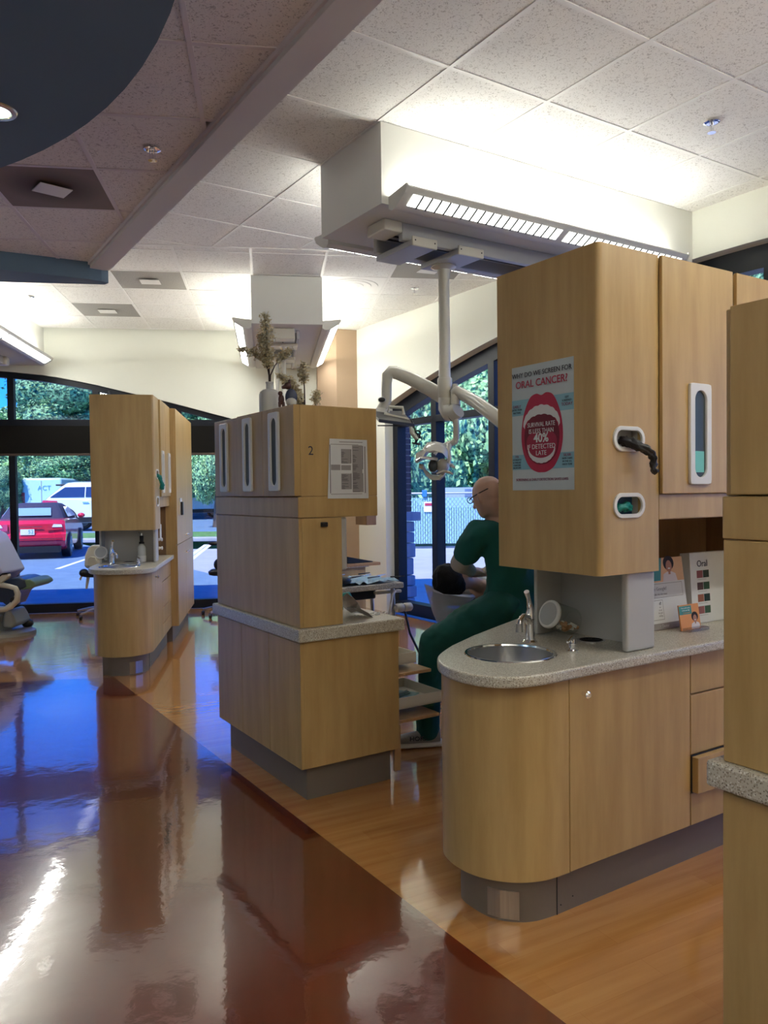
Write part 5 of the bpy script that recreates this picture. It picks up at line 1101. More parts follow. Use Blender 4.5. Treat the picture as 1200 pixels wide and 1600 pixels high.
# stool of the dentist
def star_base(T, x, y, m, r=.28, h=.07, n=5, a0=.3):
    for k in range(n):
        a = a0+2*PI*k/n; e = (x+r*math.cos(a), y+r*math.sin(a))
        part(T, 'leg', MB().tube([(x, y, h+.05), (x+.5*r*math.cos(a), y+.5*r*math.sin(a), h+.03), (*e, h)], [.024, .018, .013], 8), m, smooth=True)
        part(T, 'caster', MB().lathe([(.018, -.018), (.026, -.012), (.026, .012), (.018, .018)], (e[0], e[1], .026), 12, 'X'), M['black'], smooth=True)
ss = Vector(Wp(805, 975, 4.46)); sz = ss.z
T = thing('dentist_stool', 'black cushioned stool on a five star base beneath the person in teal scrubs', 'stool', (ss.x, ss.y, 0))
part(T, 'seat', slab_lathe([(.12, sz-.09), (.19, sz-.085), (.215, sz-.05), (.20, sz-.022), (.12, sz-.01)], ss.x, ss.y, 1.0, .95), mat('black_leather', (.02, .016, .018), .3, bump=.1, bscale=30), smooth=True)
part(T, 'column', MB().lathe([(.028, .1), (.028, .4), (.02, .4), (.02, sz-.08)], (ss.x, ss.y, 0), 16), M['steel'], smooth=True); star_base(T, ss.x, ss.y, M['black'])
# patient on the reclined chair
pd = Vector((math.cos(FA), math.sin(FA), 0)); pn = Vector((-pd.y, pd.x, 0)); ph_ = Vector(Wp(708, 903, 4.86))
T = thing('person', 'dark haired patient lying back with the head beside the bent person in scrubs', 'person', (ph_.x, ph_.y, 0))
def PP(s_, t, z): return Vector((ph_.x, ph_.y, 0))+pd*s_+pn*t+up3*z
zh = ph_.z
b = MB(); loft(b, [(PP(-.10, 0, zh), pn*.03, up3*.035), (PP(-.07, 0, zh), pn*.062, up3*.07), (PP(-.01, 0, zh), pn*.077, up3*.092), (PP(.06, 0, zh-.005), pn*.07, up3*.085), (PP(.11, 0, zh-.03), pn*.05, up3*.05), (PP(.15, 0, zh-.04), pn*.045, up3*.045), (PP(.20, 0, zh-.06), pn*.06, up3*.05)])
limb(b, [PP(.03, 0, zh+.085), PP(.05, 0, zh+.10)], [.012, .010]); 
loft(b, [(PP(.20, 0, zh-.08), pn*.10, up3*.06), (PP(.28, 0, zh-.11), pn*.18, up3*.09), (PP(.5, 0, zh-.2), pn*.16, up3*.10), (PP(.75, 0, zh-.32), pn*.16, up3*.10)])
for q in (-1, 1): limb(b, [PP(.26, .17*q, zh-.11), PP(.52, .22*q, zh-.24), PP(.72, .10*q, zh-.2)], [.045, .036, .026]); hand(b, PP(.72, .10*q, zh-.2), pd-pn*q*.6, up3)
for q in (-1, 1): limb(b, [PP(.78, .09*q, zh-.36), PP(1.15, .10*q, zh-.32), PP(1.5, .10*q, zh-.5)], [.085, .06, .04])
fuse(T, 'body', b, M['skin'], .012, 4)
b = MB(); loft(b, [(PP(-.13, 0, zh-.01), pn*.05, up3*.06), (PP(-.10, 0, zh-.01), pn*.085, up3*.095), (PP(-.03, 0, zh-.01), pn*.098, up3*.108), (PP(.02, 0, zh-.03), pn*.09, up3*.085), (PP(.05, 0, zh-.05), pn*.07, up3*.06)])
hair = mat('dark_hair', (.006, .005, .0045), .7, bump=.5, bscale=90, spec=.2); fuse(T, 'hair', b, hair, .01, 4, wr=(.05, .02))
b = MB(); loft(b, [(PP(.22, 0, zh-.09), pn*.13, up3*.075), (PP(.28, 0, zh-.11), pn*.20, up3*.105), (PP(.5, 0, zh-.2), pn*.18, up3*.12), (PP(.78, 0, zh-.34), pn*.18, up3*.12)])
for q in (-1, 1): limb(b, [PP(.26, .17*q, zh-.11), PP(.50, .22*q, zh-.23)], [.062, .052])
fuse(T, 'shirt', b, mat('pale_bib_shirt', (.35, .40, .45), .8), .013, 4)
b = MB()
for q in (-1, 1): limb(b, [PP(.76, .09*q, zh-.36), PP(1.15, .10*q, zh-.32), PP(1.46, .10*q, zh-.48)], [.10, .075, .06])
fuse(T, 'trousers', b, mat('dark_trousers', (.03, .03, .04), .85), .013, 4)
for q in (-1, 1): part(T, 'shoe', MB().ball(tuple(PP(1.58, .1*q, zh-.46)), (.06, .06, .11), 12, 8), M['black'], smooth=True)
T = thing('patient_chair', 'reclined black dental chair with a bagged headrest beneath the patient', 'dental chair', (PP(.7, 0, 0).x, PP(.7, 0, 0).y, 0))
leather = mat('black_upholstery', (.025, .025, .028), .35, bump=.08, bscale=40)
def pad(path, hw, th):
    mb = MB(); return loft(mb, [(p, pn*w_, up3*th) for p, w_ in zip(path, hw)], 16)
part(T, 'headrest', pad([PP(-.12, 0, zh-.13), PP(-.09, 0, zh-.135), PP(.08, 0, zh-.15), PP(.12, 0, zh-.15)], [.07, .11, .12, .08], .03), leather, smooth=True)
part(T, 'backrest', pad([PP(.12, 0, zh-.22), PP(.18, 0, zh-.24), PP(.5, 0, zh-.37), PP(.8, 0, zh-.52)], [.10, .2, .27, .25], .045), leather, smooth=True)
part(T, 'seat', pad([PP(.75, 0, zh-.52), PP(1.2, 0, zh-.50), PP(1.65, 0, zh-.68), PP(1.78, 0, zh-.70)], [.25, .27, .24, .15], .05), leather, smooth=True)
part(T, 'seat_frame', MB().tube([PP(.1, 0, zh-.2), PP(.5, 0, zh-.43), PP(.85, 0, zh-.60), PP(1.4, 0, zh-.64)], [.02, .05, .07, .05], 12), M['cream'], smooth=True)
part(T, 'column', MB().tube([PP(.95, 0, .05), PP(.95, 0, zh-.56)], [.14, .12], 16), M['cream'], smooth=True)
part(T, 'base_plate', loft(MB(), [(PP(.95, 0, .0), pd*.45, pn*.28), (PP(.95, 0, .035), pd*.44, pn*.27), (PP(.95, 0, .05), pd*.38, pn*.22)], 28), M['cream'], smooth=True)
bag = glass('thin_bag_film', (.86, .88, .93), .25); bag2 = mat('bag_film', (.62, .64, .72), .35, trans=0, alpha=.55)
rings = []
bag_px = [((672, 925), (740, 928), .08), ((668, 922), (742, 932), .11), ((662, 912), (735, 945), .09), ((668, 930), (722, 955), .07), ((677, 958), (712, 968), .045), ((686, 980), (702, 984), .02)]
V = []; F = []; rn = random.Random(4); nn = 18
for (p0, p1, dp) in bag_px:
    a, c2 = Vector(Wp(p0[0], p0[1], 4.75)), Vector(Wp(p1[0], p1[1], 4.75)); cc = (a+c2)/2; hx_ = (c2-a)/2
    for j in range(nn): t = 2*PI*j/nn; V.append(tuple(cc+hx_*math.cos(t)*rn.uniform(.93, 1.04)+Vector((0, 1, 0))*dp*math.sin(t)*rn.uniform(.9, 1.1)))
for i in range(len(bag_px)-1):
    for j in range(nn): F.append((i*nn+j, i*nn+(j+1) % nn, (i+1)*nn+(j+1) % nn, (i+1)*nn+j))
part(T, 'plastic_bag', MB().add(V, F), bag2, smooth=True)

# tall side view chair at the left edge
def QL(x, y, Y=8.6): return Vector(Wp(x, y, Y))
T = thing('dental_chair', 'upright dental chair with lavender covered backrest and dark blue legrest at the left edge', 'dental chair', (QL(2, 985).x, 8.6, 0))
lav = mat('lavender_cover', (.48, .47, .66), .4, coat=.2); nav = mat('dark_blue_leather', (.03, .045, .09), .3, bump=.08, bscale=30); olive = mat('clear_toe_cover', (.13, .20, .12), .45); greyp = mat('grey_shell', (.33, .34, .32), .35)
def slabpx(name, pts, Y0, Y1, m, r=.02, label=None):
    mb = MB(); mb.extr([QL(x, y, 8.6)+Vector((0, Y0-8.6, 0)) for x, y in pts], (0, Y1-Y0, 0)); return part(T, name, mb, m, r, label=label, seg=3, smooth=True)
slabpx('backrest_cushion', [(-34, 836), (-22, 833), (0, 884), (6, 910), (-4, 918), (-14, 912)], 8.36, 8.86, nav, .03)
slabpx('backrest_cover', [(-22, 828), (-8, 835), (2, 853), (12, 873), (22, 892), (10, 903), (5, 909), (0, 893), (-12, 866)], 8.34, 8.88, lav, .02)
slabpx('armrest', [(8, 904), (24, 893), (32, 892), (33.5, 896), (29, 901.5), (13, 911.5), (8, 908)], 8.30, 8.37, M['cream'], .012)
slabpx('armrest_pad', [(8, 902.5), (24, 891.5), (32, 890.5), (32.5, 892.5), (24, 894), (9, 905)], 8.295, 8.375, M['black'], .006)
slabpx('legrest', [(-20, 915), (22, 904), (31, 900), (43, 899.5), (52, 903), (57, 909), (56, 914), (45, 918), (36, 925), (30, 938), (26, 945), (18, 938), (-20, 932)], 8.40, 8.82, nav, .03)
slabpx('toe_cover', [(52, 902), (61, 902), (68, 906.5), (69.5, 911), (62, 915.5), (54, 917.5), (46, 918.5), (55, 913)], 8.38, 8.84, olive, .02)
part(T, 'arm_support', MB().tube([QL(-14, 912, 8.33), QL(3, 914, 8.33), QL(14, 916, 8.33), QL(24, 919, 8.33), QL(28, 928, 8.33), QL(26, 938, 8.33), QL(17, 947, 8.33), QL(8, 952, 8.33), QL(-10, 953, 8.33)], [.03, .03, .026, .028, .032, .036, .034, .03, .028], 12), M['cream'], smooth=True)
part(T, 'pivot_knob', MB().lathe([(.03, -.04), (.036, -.03), (.036, .01)], tuple(QL(21.6, 938, 8.31)), 18, 'Y'), M['black'], smooth=True)
part(T, 'lift_column', MB().tube([QL(-6, 988, 8.6), QL(-4, 950, 8.6)], [.17, .15], 18), greyp, smooth=True)
slabpx('grey_shell', [(17, 958), (20, 950), (27, 950), (33, 960), (38, 972), (30, 978), (16, 976)], 8.42, 8.78, greyp, .03)
slabpx('grey_shell', [(-2, 962), (3, 958), (13, 957), (12, 968), (3, 973), (-3, 971)], 8.38, 8.5, mat('light_shell', (.5, .5, .47), .3), .02)
bc = QL(3, 985, 8.6); part(T, 'base_plate', loft(MB(), [((bc.x-.1, 8.6, .0), (.46, 0, 0), (0, .33, 0)), ((bc.x-.1, 8.6, .035), (.455, 0, 0), (0, .325, 0)), ((bc.x-.1, 8.6, .055), (.41, 0, 0), (0, .29, 0))], 36), greyp, smooth=True, ang=50)
part(T, 'floor_pedal', MB().ball((bc.x+.22, 8.75, .09), (.06, .07, .05), 12, 8), M['black'], smooth=True)

def office_stool(lab, px, Y, m_back, zb, side):
    c = at(px, 950, Y); x, y = c.x, c.y
    T = thing('assistant_stool', lab, 'stool', (x, y, 0)); star_base(T, x, y, M['steel'] if side > 0 else M['black'], .30, .07, 5, PI*.95)
    part(T, 'column', MB().lathe([(.03, .1), (.03, .3), (.02, .3), (.02, .5)], (x, y, 0), 14), M['chrome'], smooth=True)
    part(T, 'seat', slab_lathe([(.16, .50), (.2, .51), (.21, .55), (.17, .58)], x, y), M['black'], smooth=True); return T, x, y
T, x, y = office_stool('stool with cream shell backrest, half hidden behind the far left sink cabinet', 156, 9.75, M['cream'], .9, 1)
QS = lambda px_, py_, Y=9.72: Vector(Wp(px_, py_, Y))
mb = MB(); mb.extr([QS(*p) for p in ((131, 884), (132, 868), (137, 856), (143, 851.5), (158, 851.5), (164, 860), (164, 886), (150, 890), (134, 888))], (0, .06, 0)); part(T, 'backrest_shell', mb, M['cream'], .02, smooth=True, seg=3)
mb = MB(); mb.extr([QS(*p, 9.70) for p in ((136, 884), (137, 873), (141, 869.5), (148, 870.5), (151, 877), (151, 887))], (0, .03, 0)); part(T, 'shell_inset', mb, mat('cream_inset', (.58, .55, .44), .35), .006)
part(T, 'arm_pad', MB().ball(tuple(QS(131, 895)), (.055, .07, .05), 12, 8), M['black'], smooth=True)
part(T, 'back_bracket', MB().tube([QS(142, 885), QS(138, 900), QS(135, 920)], [.02, .022, .014], 10), M['cream'], smooth=True); part(T, 'lever', MB().tube([QS(129, 897), QS(125, 906)], [.010, .014], 8), M['white'], smooth=True)
T, x, y = office_stool('stool with dark arm pads, half hidden behind the middle unit', 353, 9.75, M['black'], .9, 1)
for (px_, py_, r) in ((334, 849, (.075, .05, .028)), (345, 882, (.09, .06, .085))): part(T, 'arm_pad', MB().ball(tuple(QS(px_, py_)), r, 14, 8), M['black'], smooth=True)
part(T, 'arm_post', MB().tube([QS(342, 850), QS(352, 880), QS(353, 905)], .014, 8), M['steel'], smooth=True)
#@@OUTSIDE
# ================================================================ OUTSIDE
G0 = -.06
M['asphalt'] = mat('asphalt', (.15, .26, .38), .85, noise=((3, 3, 3), (.12, .21, .32), .35, .65), bump=.15, bscale=60)  # blue of the reflected sky put into the asphalt colour
M['concrete'] = mat('concrete', (.42, .45, .48), .85, noise=((2, 2, 2), (.36, .39, .42), .35, .65))
M['grass'] = mat('grass', (.12, .28, .08), .9, noise=((6, 6, 6), (.07, .18, .05), .35, .65), bump=.8, bscale=12)
M['line'] = mat('painted_line', (.75, .78, .76), .7)
big = [(-90, -20), (60, -20), (60, 90), (-90, 90)]
gb = hp(hp(big, 'B', 'v', -1, 10.72), 'W', 'v', 1, 25.8)
single('parking_asphalt', MB().prism(hp(gb, 'A', 'u', 1, 5.47), G0-.1, G0), M['asphalt'], (0, 12, G0), 'W', 'asphalt parking lot outside the far windows, sky blue put into its colour', 'asphalt', kind='structure')
single('concrete_yard', MB().prism(hp(hp(big, 'W', 'v', 1, 22.4), 'A', 'u', -1, 5.47), G0-.1, G0+.002), M['concrete'], (8, 10, G0), 'W', 'pale concrete drive between the right windows and the slatted fence', 'concrete', kind='structure')
single('sidewalk', MB().prism(hp(hp(hp(big, 'B', 'v', -1, 10.74), 'B', 'v', 1, 11.35), 'A', 'u', 1, 5.9), G0, G0+.03), M['concrete'], (0, 11, G0), 'W', 'narrow concrete walk right outside the far windows', 'sidewalk', kind='structure')
single('kerb', MB().box(-60, 2, 25.8, 26.3, G0, G0+.14), M['concrete'], (-5, 26, G0), 'W', 'long pale kerb between parking lot and grass', 'kerb', bevel=.03)
single('grass_bank', MB().add([(-60, 26.3, G0+.1), (3, 26.3, G0+.1), (3, 27.4, .2), (-60, 27.4, .2), (-60, 26.3, -.4), (3, 26.3, -.4), (3, 27.4, -.4), (-60, 27.4, -.4)], [(0, 1, 2, 3), (7, 6, 5, 4), (0, 4, 5, 1), (1, 5, 6, 2), (2, 6, 7, 3), (3, 7, 4, 0)]), M['grass'], (-5, 27, 0), 'W', 'mown green grass strip behind the parking lot', 'grass', kind='structure')
single('upper_lot', MB().prism([(-60, 27.4), (3, 27.4), (3, 46), (-60, 46)], -.1, .2), M['asphalt'], (-5, 35, .1), 'W', 'raised asphalt lot behind the grass where the white car stands', 'asphalt', kind='structure')
single('far_ground', MB().prism([(-90, 46), (60, 46), (60, 90), (-90, 90)], -.2, .3), M['grass'], (-5, 60, .3), 'W', 'far ground beneath the distant trees', 'grass', kind='structure')
single('fence_verge', MB().prism([(3, 22.4), (60, 22.4), (60, 46), (3, 46)], -.2, G0+.01), M['grass'], (10, 30, 0), 'W', 'rough ground behind the slatted fence', 'grass', kind='structure')
def gline(x0, y0, x1, y1, w_, lab, Z=G0):
    a, b = at(x0, y0, 1), at(x1, y1, 1); P_ = []
    for p in (a, b): t = (Z-EYE)/(p.z-EYE); P_.append(Vector((p.x*t, p.y*t, Z)))
    d = (P_[1]-P_[0]).normalized(); n = Vector((-d.y, d.x, 0))*w_/2
    single('parking_line', MB().extr([P_[0]-n, P_[1]-n, P_[1]+n, P_[0]+n], (0, 0, .005)), M['line'], tuple(P_[0]), 'W', lab, 'line', kind='structure')
gline(90, 889, 152, 868, .12, 'white parking bay line right of the red car'); gline(300, 874, 330, 850, .12, 'white parking bay line seen through the gap behind the middle unit'); gline(290, 874, 322, 851, .12, 'second white bay line seen through the same gap')

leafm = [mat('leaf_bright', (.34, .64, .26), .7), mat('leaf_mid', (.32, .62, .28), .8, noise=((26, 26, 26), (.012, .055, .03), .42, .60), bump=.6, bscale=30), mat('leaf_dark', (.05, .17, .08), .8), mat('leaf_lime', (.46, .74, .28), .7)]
bark = mat('bark', (.10, .075, .06), .9, bump=.6, bscale=15)
def crown_mesh(seed, mats, nblob, nleaf, ls):
    rn = random.Random(seed); bl_ = []
    for k in range(nblob):
        a, t = rn.uniform(0, 2*PI), rn.uniform(-.75, 1); r = (1-t*t*.6)**.5*rn.uniform(.35, .8)
        bl_.append((Vector((r*math.cos(a), r*math.sin(a), t*.85)), rn.uniform(.22, .42)))
    bl_.append((Vector((0, 0, 0)), .7)); V = []; F = []; MI = []
    for k in range(nleaf):
        c, r = bl_[rn.randrange(len(bl_))]; d = Vector((rn.gauss(0, 1), rn.gauss(0, 1), rn.gauss(0, 1))).normalized(); p = c+d*r*rn.uniform(.82, 1.08)
        nrm = (d+Vector((rn.gauss(0, .6), rn.gauss(0, .6), rn.gauss(0, .6)+.3))).normalized(); e1 = nrm.orthogonal().normalized(); e1.rotate(Matrix.Rotation(rn.uniform(0, 6.28), 3, nrm)); e2 = nrm.cross(e1)
        s_ = ls*rn.uniform(.6, 1.3); i = len(V); V += [p-e1*s_, p+e2*s_*.55, p+e1*s_, p-e2*s_*.55]; F.append((i, i+1, i+2, i+3)); 
        q = rn.random(); MI.append(0 if q < .45 else 1 if q < .8 else 2)
    base = len(V)
    mb = MB()
    for c, r in bl_: mb.ball(tuple(c), r*.80, 8, 6)
    nb = len(mb.f); F += [tuple(i+base for i in f) for f in mb.f]; V += [Vector(v) for v in mb.v]; MI += [3]*nb
    me = bpy.data.meshes.new('foliage'); me.from_pydata([tuple(v) for v in V], [], F); me.update()
    for m in mats+[leafm[1]]: me.materials.append(m)
    me.polygons.foreach_set('material_index', MI); return me
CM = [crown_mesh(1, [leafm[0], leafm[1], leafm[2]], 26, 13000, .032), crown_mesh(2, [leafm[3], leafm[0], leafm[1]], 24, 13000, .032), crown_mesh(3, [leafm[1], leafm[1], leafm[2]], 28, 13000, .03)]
def tree(x, y, zg, h, r, kind, lab, group, low=.18):
    T = thing('broadleaf_tree', lab, 'tree', (x, y, zg), 'W', group)
    o = bpy.data.objects.new('foliage', CM[kind]); C.objects.link(o); o.parent = T; o['kind'] = 'stuff'; zc = h*(1+low)/2; o.location = (0, 0, zc); o.scale = (r, r, h*(1-low)/2*1.05); o.rotation_euler = (0, 0, random.uniform(0, 6)); OFF[o.name] = (0, 0, 0)
    part(T, 'trunk', MB().tube([(x, y, zg-.1), (x+.1, y, zg+h*.3), (x, y, zg+h*.6)], [.22, .17, .1], 10), bark, smooth=True)
TL = ['bright green leafy tree', 'lime green leafy tree', 'dark green leafy tree']
def trees(spec, where, group):
    for px_, Y, top, r, kind, lab in spec:
        p = at(px_, 700, Y); t_ = at(px_, top, Y).z; zg = .1 if Y > 29 else G0
        tree(p.x, p.y, zg, t_-zg, r, kind, lab, group, .18 if where == 'far' else .02)
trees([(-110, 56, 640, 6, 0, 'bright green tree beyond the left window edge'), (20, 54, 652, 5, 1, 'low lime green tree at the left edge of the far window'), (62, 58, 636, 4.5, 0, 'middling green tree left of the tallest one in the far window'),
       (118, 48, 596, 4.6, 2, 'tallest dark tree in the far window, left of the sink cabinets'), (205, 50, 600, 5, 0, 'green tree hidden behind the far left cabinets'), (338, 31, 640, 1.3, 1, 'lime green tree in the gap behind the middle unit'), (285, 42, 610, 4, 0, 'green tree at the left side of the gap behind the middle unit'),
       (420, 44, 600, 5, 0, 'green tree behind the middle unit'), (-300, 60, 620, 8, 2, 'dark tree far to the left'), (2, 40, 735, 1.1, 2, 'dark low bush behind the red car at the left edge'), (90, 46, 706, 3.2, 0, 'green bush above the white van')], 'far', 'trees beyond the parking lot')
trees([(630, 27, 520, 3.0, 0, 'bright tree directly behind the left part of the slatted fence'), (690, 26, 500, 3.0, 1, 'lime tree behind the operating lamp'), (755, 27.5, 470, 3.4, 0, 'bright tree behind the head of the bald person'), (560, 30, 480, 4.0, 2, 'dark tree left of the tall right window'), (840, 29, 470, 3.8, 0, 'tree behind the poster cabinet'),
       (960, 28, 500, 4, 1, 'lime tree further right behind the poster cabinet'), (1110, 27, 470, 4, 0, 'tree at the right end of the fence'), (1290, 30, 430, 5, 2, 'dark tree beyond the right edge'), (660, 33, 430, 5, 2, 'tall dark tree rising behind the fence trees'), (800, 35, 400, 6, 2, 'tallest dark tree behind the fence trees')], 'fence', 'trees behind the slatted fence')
# slatted fence
fa, fb_ = at(470, 800, 21.5), at(1400, 800, 21.5); zt = at(650, 771, 21.5).z
T = thing('slatted_fence', 'pale aqua slatted chain link fence outside the right windows', 'fence', (fa.x, 21.5, 0))
aq = mat('aqua_slat', (.32, .60, .66), .6); galv = mat('galvanised_wire', (.35, .42, .48), .4, .6)
mb = MB(); x = fa.x
while x < fb_.x: mb.box(x, x+.052, 21.50, 21.505, .08, zt-.12); x += .066
part(T, 'privacy_slats', mb, aq, kind='stuff')
mb = MB(); x = fa.x-1.8
while x < fb_.x: mb.tube([(x, 21.495, .06), (x+1.75*.6, 21.495, zt-.05)], .004, 4, False); mb.tube([(x+1.75*.6, 21.493, .06), (x, 21.493, zt-.05)], .004, 4, False); x += .11
part(T, 'link_wire', mb, galv, kind='stuff')
part(T, 'top_rail', MB().tube([(fa.x, 21.5, zt), (fb_.x, 21.5, zt)], .03, 8), galv); x = fa.x
while x < fb_.x: part(T, 'post', MB().tube([(x, 21.53, G0), (x, 21.53, zt+.03)], .035, 8), galv); x += 2.4
blue_t = mat('blue_strap', (.03, .18, .55), .5)
for px_ in (635, 663, 900): q = at(px_, 768, 21.4); part(T, 'blue_wrap', MB().box(q.x-.06, q.x+.07, 21.44, 21.56, zt-.10, zt+.09), blue_t, .01)
q = at(671, 792, 21.4); part(T, 'sign_plate', MB().box(q.x-.15, q.x+.15, 21.46, 21.475, q.z-.14, q.z+.14), M['white'], .004, label='small white sign with a red heading')
part(T, 'sign_heading', MB().box(q.x-.12, q.x+.12, 21.45, 21.459, q.z+.03, q.z+.10), M['red'])
q = at(718, 765, 22.2); T = thing('pale_hoarding', 'pale blue board wall showing above the fence near the bald head', 'wall', (q.x+2, 22.2, 0))
for k in range(4): part(T, 'post', MB().box(q.x-.6+2.3*k, q.x-.5+2.3*k, 22.25, 22.33, G0, q.z), galv)
part(T, 'board', MB().box(q.x-.7, q.x+7, 22.2, 22.25, q.z-.5, q.z+.06), mat('pale_board', (.38, .48, .60), .7)); part(T, 'window_board', MB().box(q.x+.15, q.x+.33, 22.17, 22.199, q.z-.2, q.z+.02), mat('slate_board', (.15, .22, .34), .7))
# brick and stone pier beside the right window
T = thing('brick_pier', 'dark brick pier on a pale rough stone base beside the tall right window', 'pier', (5.7, 8.5, 0), 'A')
mb = MB(); brickm = mat('dark_brick', (.06, .05, .075), .8, noise=((5, 5, 9), (.04, .035, .055), .3, .7)); k = 0; z = 1.26
part(T, 'mortar_core', MB().box(5.62, 5.885, 8.475, 8.9, 1.2, 3.7), mat('mortar', (.24, .23, .27), .9))
while z < 3.6:
    x = 5.61-(.1 if k % 2 else 0)
    while x < 5.89: mb.box(max(x, 5.61), min(x+.195, 5.895), 8.465, 8.56, z, z+.062); x += .205
    z += .074; k += 1
part(T, 'bricks', mb, brickm, kind='stuff')
stone = mat('rough_stone', (.22, .28, .40), .9, bump=.6, bscale=12); z = G0
rn = random.Random(9)
while z < 1.1:
    h_ = rn.uniform(.14, .24); w_ = rn.uniform(-.015, .02); part(T, 'stone', MB().box(5.61, 5.93+w_, 8.44-w_, 8.9, z, min(z+h_, 1.13)-.008), stone, .018); z += h_
part(T, 'stone_cap', MB().box(5.6, 5.99, 8.38, 8.95, 1.135, 1.25), stone, .01)

# cars
def wheel(T, x, y, z, r, w_, out):
    o = part(T, 'wheel', MB().lathe([(r*.7, -w_/2), (r*.96, -w_/2), (r, -w_/2+.03), (r, w_/2-.03), (r*.96, w_/2), (r*.7, w_/2)], (x, y, z), 28, 'X'), M['black'], smooth=True)
    xo = x+out*w_*.42
    part(o, 'rim', MB().lathe([(.02, 0), (r*.22, .01*out), (r*.68, -.02*out), (r*.70, .01*out)] if out > 0 else [(.02, 0), (r*.22, -.01), (r*.68, .02), (r*.70, -.01)], (xo, y, z), 24, 'X'), M['satin'], smooth=True)
    for k in range(5):
        a = 2*PI*k/5; part(o, 'spoke', MB().tube([(xo+out*.012, y, z), (xo+out*.012, y+r*.66*math.cos(a), z+r*.66*math.sin(a))], .028, 6), M['satin'])
def carbody(T, name, prof, hw, m, tuck=.88):
    n = len(prof); V = []; zs = [p[1] for p in prof]; zm = .62
    secs = [(-1, .0, tuck), (-.93, .5, .96), (-.8, .9, 1.0), (0, 1.0, 1.0), (.8, .9, 1.0), (.93, .5, .96), (1, .0, tuck)]
    cy_ = sum(p[0] for p in prof)/n; F = []
    xs = [-1, -.97, -.88, 0, .88, .97, 1]; kk = [.90, .965, 1, 1.01, 1, .965, .90]
    for x_, k_ in zip(xs, kk):
        for y, z in prof: V.append((x_*hw*(1-.05*abs(z-.6)/.5 if abs(x_) > .9 else 1), cy_+(y-cy_)*(.985+.015*k_) if abs(x_) < .9 else cy_+(y-cy_)*(.955+.03*k_), .6+(z-.6)*k_))
    for i in range(6):
        for j in range(n): F.append((i*n+j, i*n+(j+1) % n, (i+1)*n+(j+1) % n, (i+1)*n+j))
    F += [tuple(range(n))[::-1], tuple(6*n+j for j in range(n))]
    mb = MB(); mb.add(V, F); return part(T, name, mb, m, smooth=True, ang=28)
def place(T, x, y, z, a): T.location = (x, y, z); T.rotation_euler = (0, 0, a)
carred = mat('red_car_paint', (.62, .015, .05), .25, coat=.8); cglass = mat('car_glass', (.25, .42, .52), .08, coat=1); fabric = mat('soft_top', (.035, .035, .07), .8)
T = thing('red_convertible', 'red convertible with dark soft top parked with its rear to the far window', 'car')
carbody(T, 'car_body', [(-2.2, .32), (-2.27, .45), (-2.25, .62), (-2.2, .66), (-2.2, .88), (-2.1, .97), (-1.5, 1.0), (.6, .96), (1.2, .90), (2.0, .74), (2.2, .58), (2.22, .35), (1.9, .22), (-1.9, .22)], .88, carred)
loft(mb := MB(), [((0, -.35, .93), (.80, 0, 0), (0, 1.25, 0)), ((0, -.35, 1.0), (.78, 0, 0), (0, 1.2, 0)), ((0, -.42, 1.28), (.62, 0, 0), (0, .78, 0)), ((0, -.42, 1.37), (.50, 0, 0), (0, .6, 0)), ((0, -.42, 1.39), (.3, 0, 0), (0, .35, 0))], 28)
mb = MB(); rg = []
for z, hw_, y0, y1 in ((.95, .80, -1.62, .85), (1.02, .79, -1.55, .78), (1.30, .62, -1.12, .22), (1.37, .54, -.95, .05), (1.395, .40, -.8, -.1)): rg.append([(-hw_, y1, z), (-hw_*.95, y0+.12, z), (-hw_*.8, y0, z), (hw_*.8, y0, z), (hw_*.95, y0+.12, z), (hw_, y1, z)])
V = [p for r_ in rg for p in r_]; F = [(i*6+j, i*6+(j+1) % 6, (i+1)*6+(j+1) % 6, (i+1)*6+j) for i in range(4) for j in range(6)]+[tuple(range(24, 30))]
part(T, 'soft_top', mb.add(V, F), fabric, .02, smooth=True, ang=50)
def quadp(name, pts, m, th=(0, -.01, 0)): return part(T, name, MB().extr(pts, th), m)
quadp('rear_window', [(-.46, -1.545, 1.07), (.46, -1.545, 1.07), (.42, -1.25, 1.26), (-.42, -1.25, 1.26)], cglass, (0, -.015, .01))
for s_ in (-1, 1): quadp('side_window', [(s_*.80, -1.0, 1.03), (s_*.80, .7, 1.03), (s_*.655, .25, 1.28), (s_*.655, -.75, 1.29)], cglass, (s_*.012, 0, 0))
quadp('windscreen', [(-.7, .86, 1.0), (.7, .86, 1.0), (.55, .28, 1.33), (-.55, .28, 1.33)], cglass, (0, .015, .01))
whl = mat('tail_light', (.55, .02, .05), .15, coat=1); 
for s_ in (-1, 1):
    quadp('tail_light', [(s_*.45, -2.235, .72), (s_*.80, -2.20, .74), (s_*.80, -2.19, .86), (s_*.45, -2.225, .88)][::1], whl, (0, -.02, 0)); quadp('indicator', [(s_*.56, -2.24, .80), (s_*.80, -2.215, .80), (s_*.78, -2.21, .865), (s_*.60, -2.235, .875)], M['paper'], (0, -.015, 0))
    part(T, 'mirror', MB().ball((s_*.98, .55, 1.02), (.10, .07, .07), 12, 8), carred, smooth=True)
quadp('trunk_groove', [(-.35, -2.245, .80), (.35, -2.245, .80), (.33, -2.24, .83), (-.33, -2.24, .83)], M['dkred'], (0, -.01, 0))
quadp('bumper_strip', [(-.82, -2.29, .50), (.82, -2.29, .50), (.82, -2.29, .53), (-.82, -2.29, .53)], M['dkred'], (0, -.01, 0))
quadp('underside', [(-.75, -2.22, .17), (.75, -2.22, .17), (.78, -2.25, .33), (-.78, -2.25, .33)], M['black'], (0, -.01, 0))
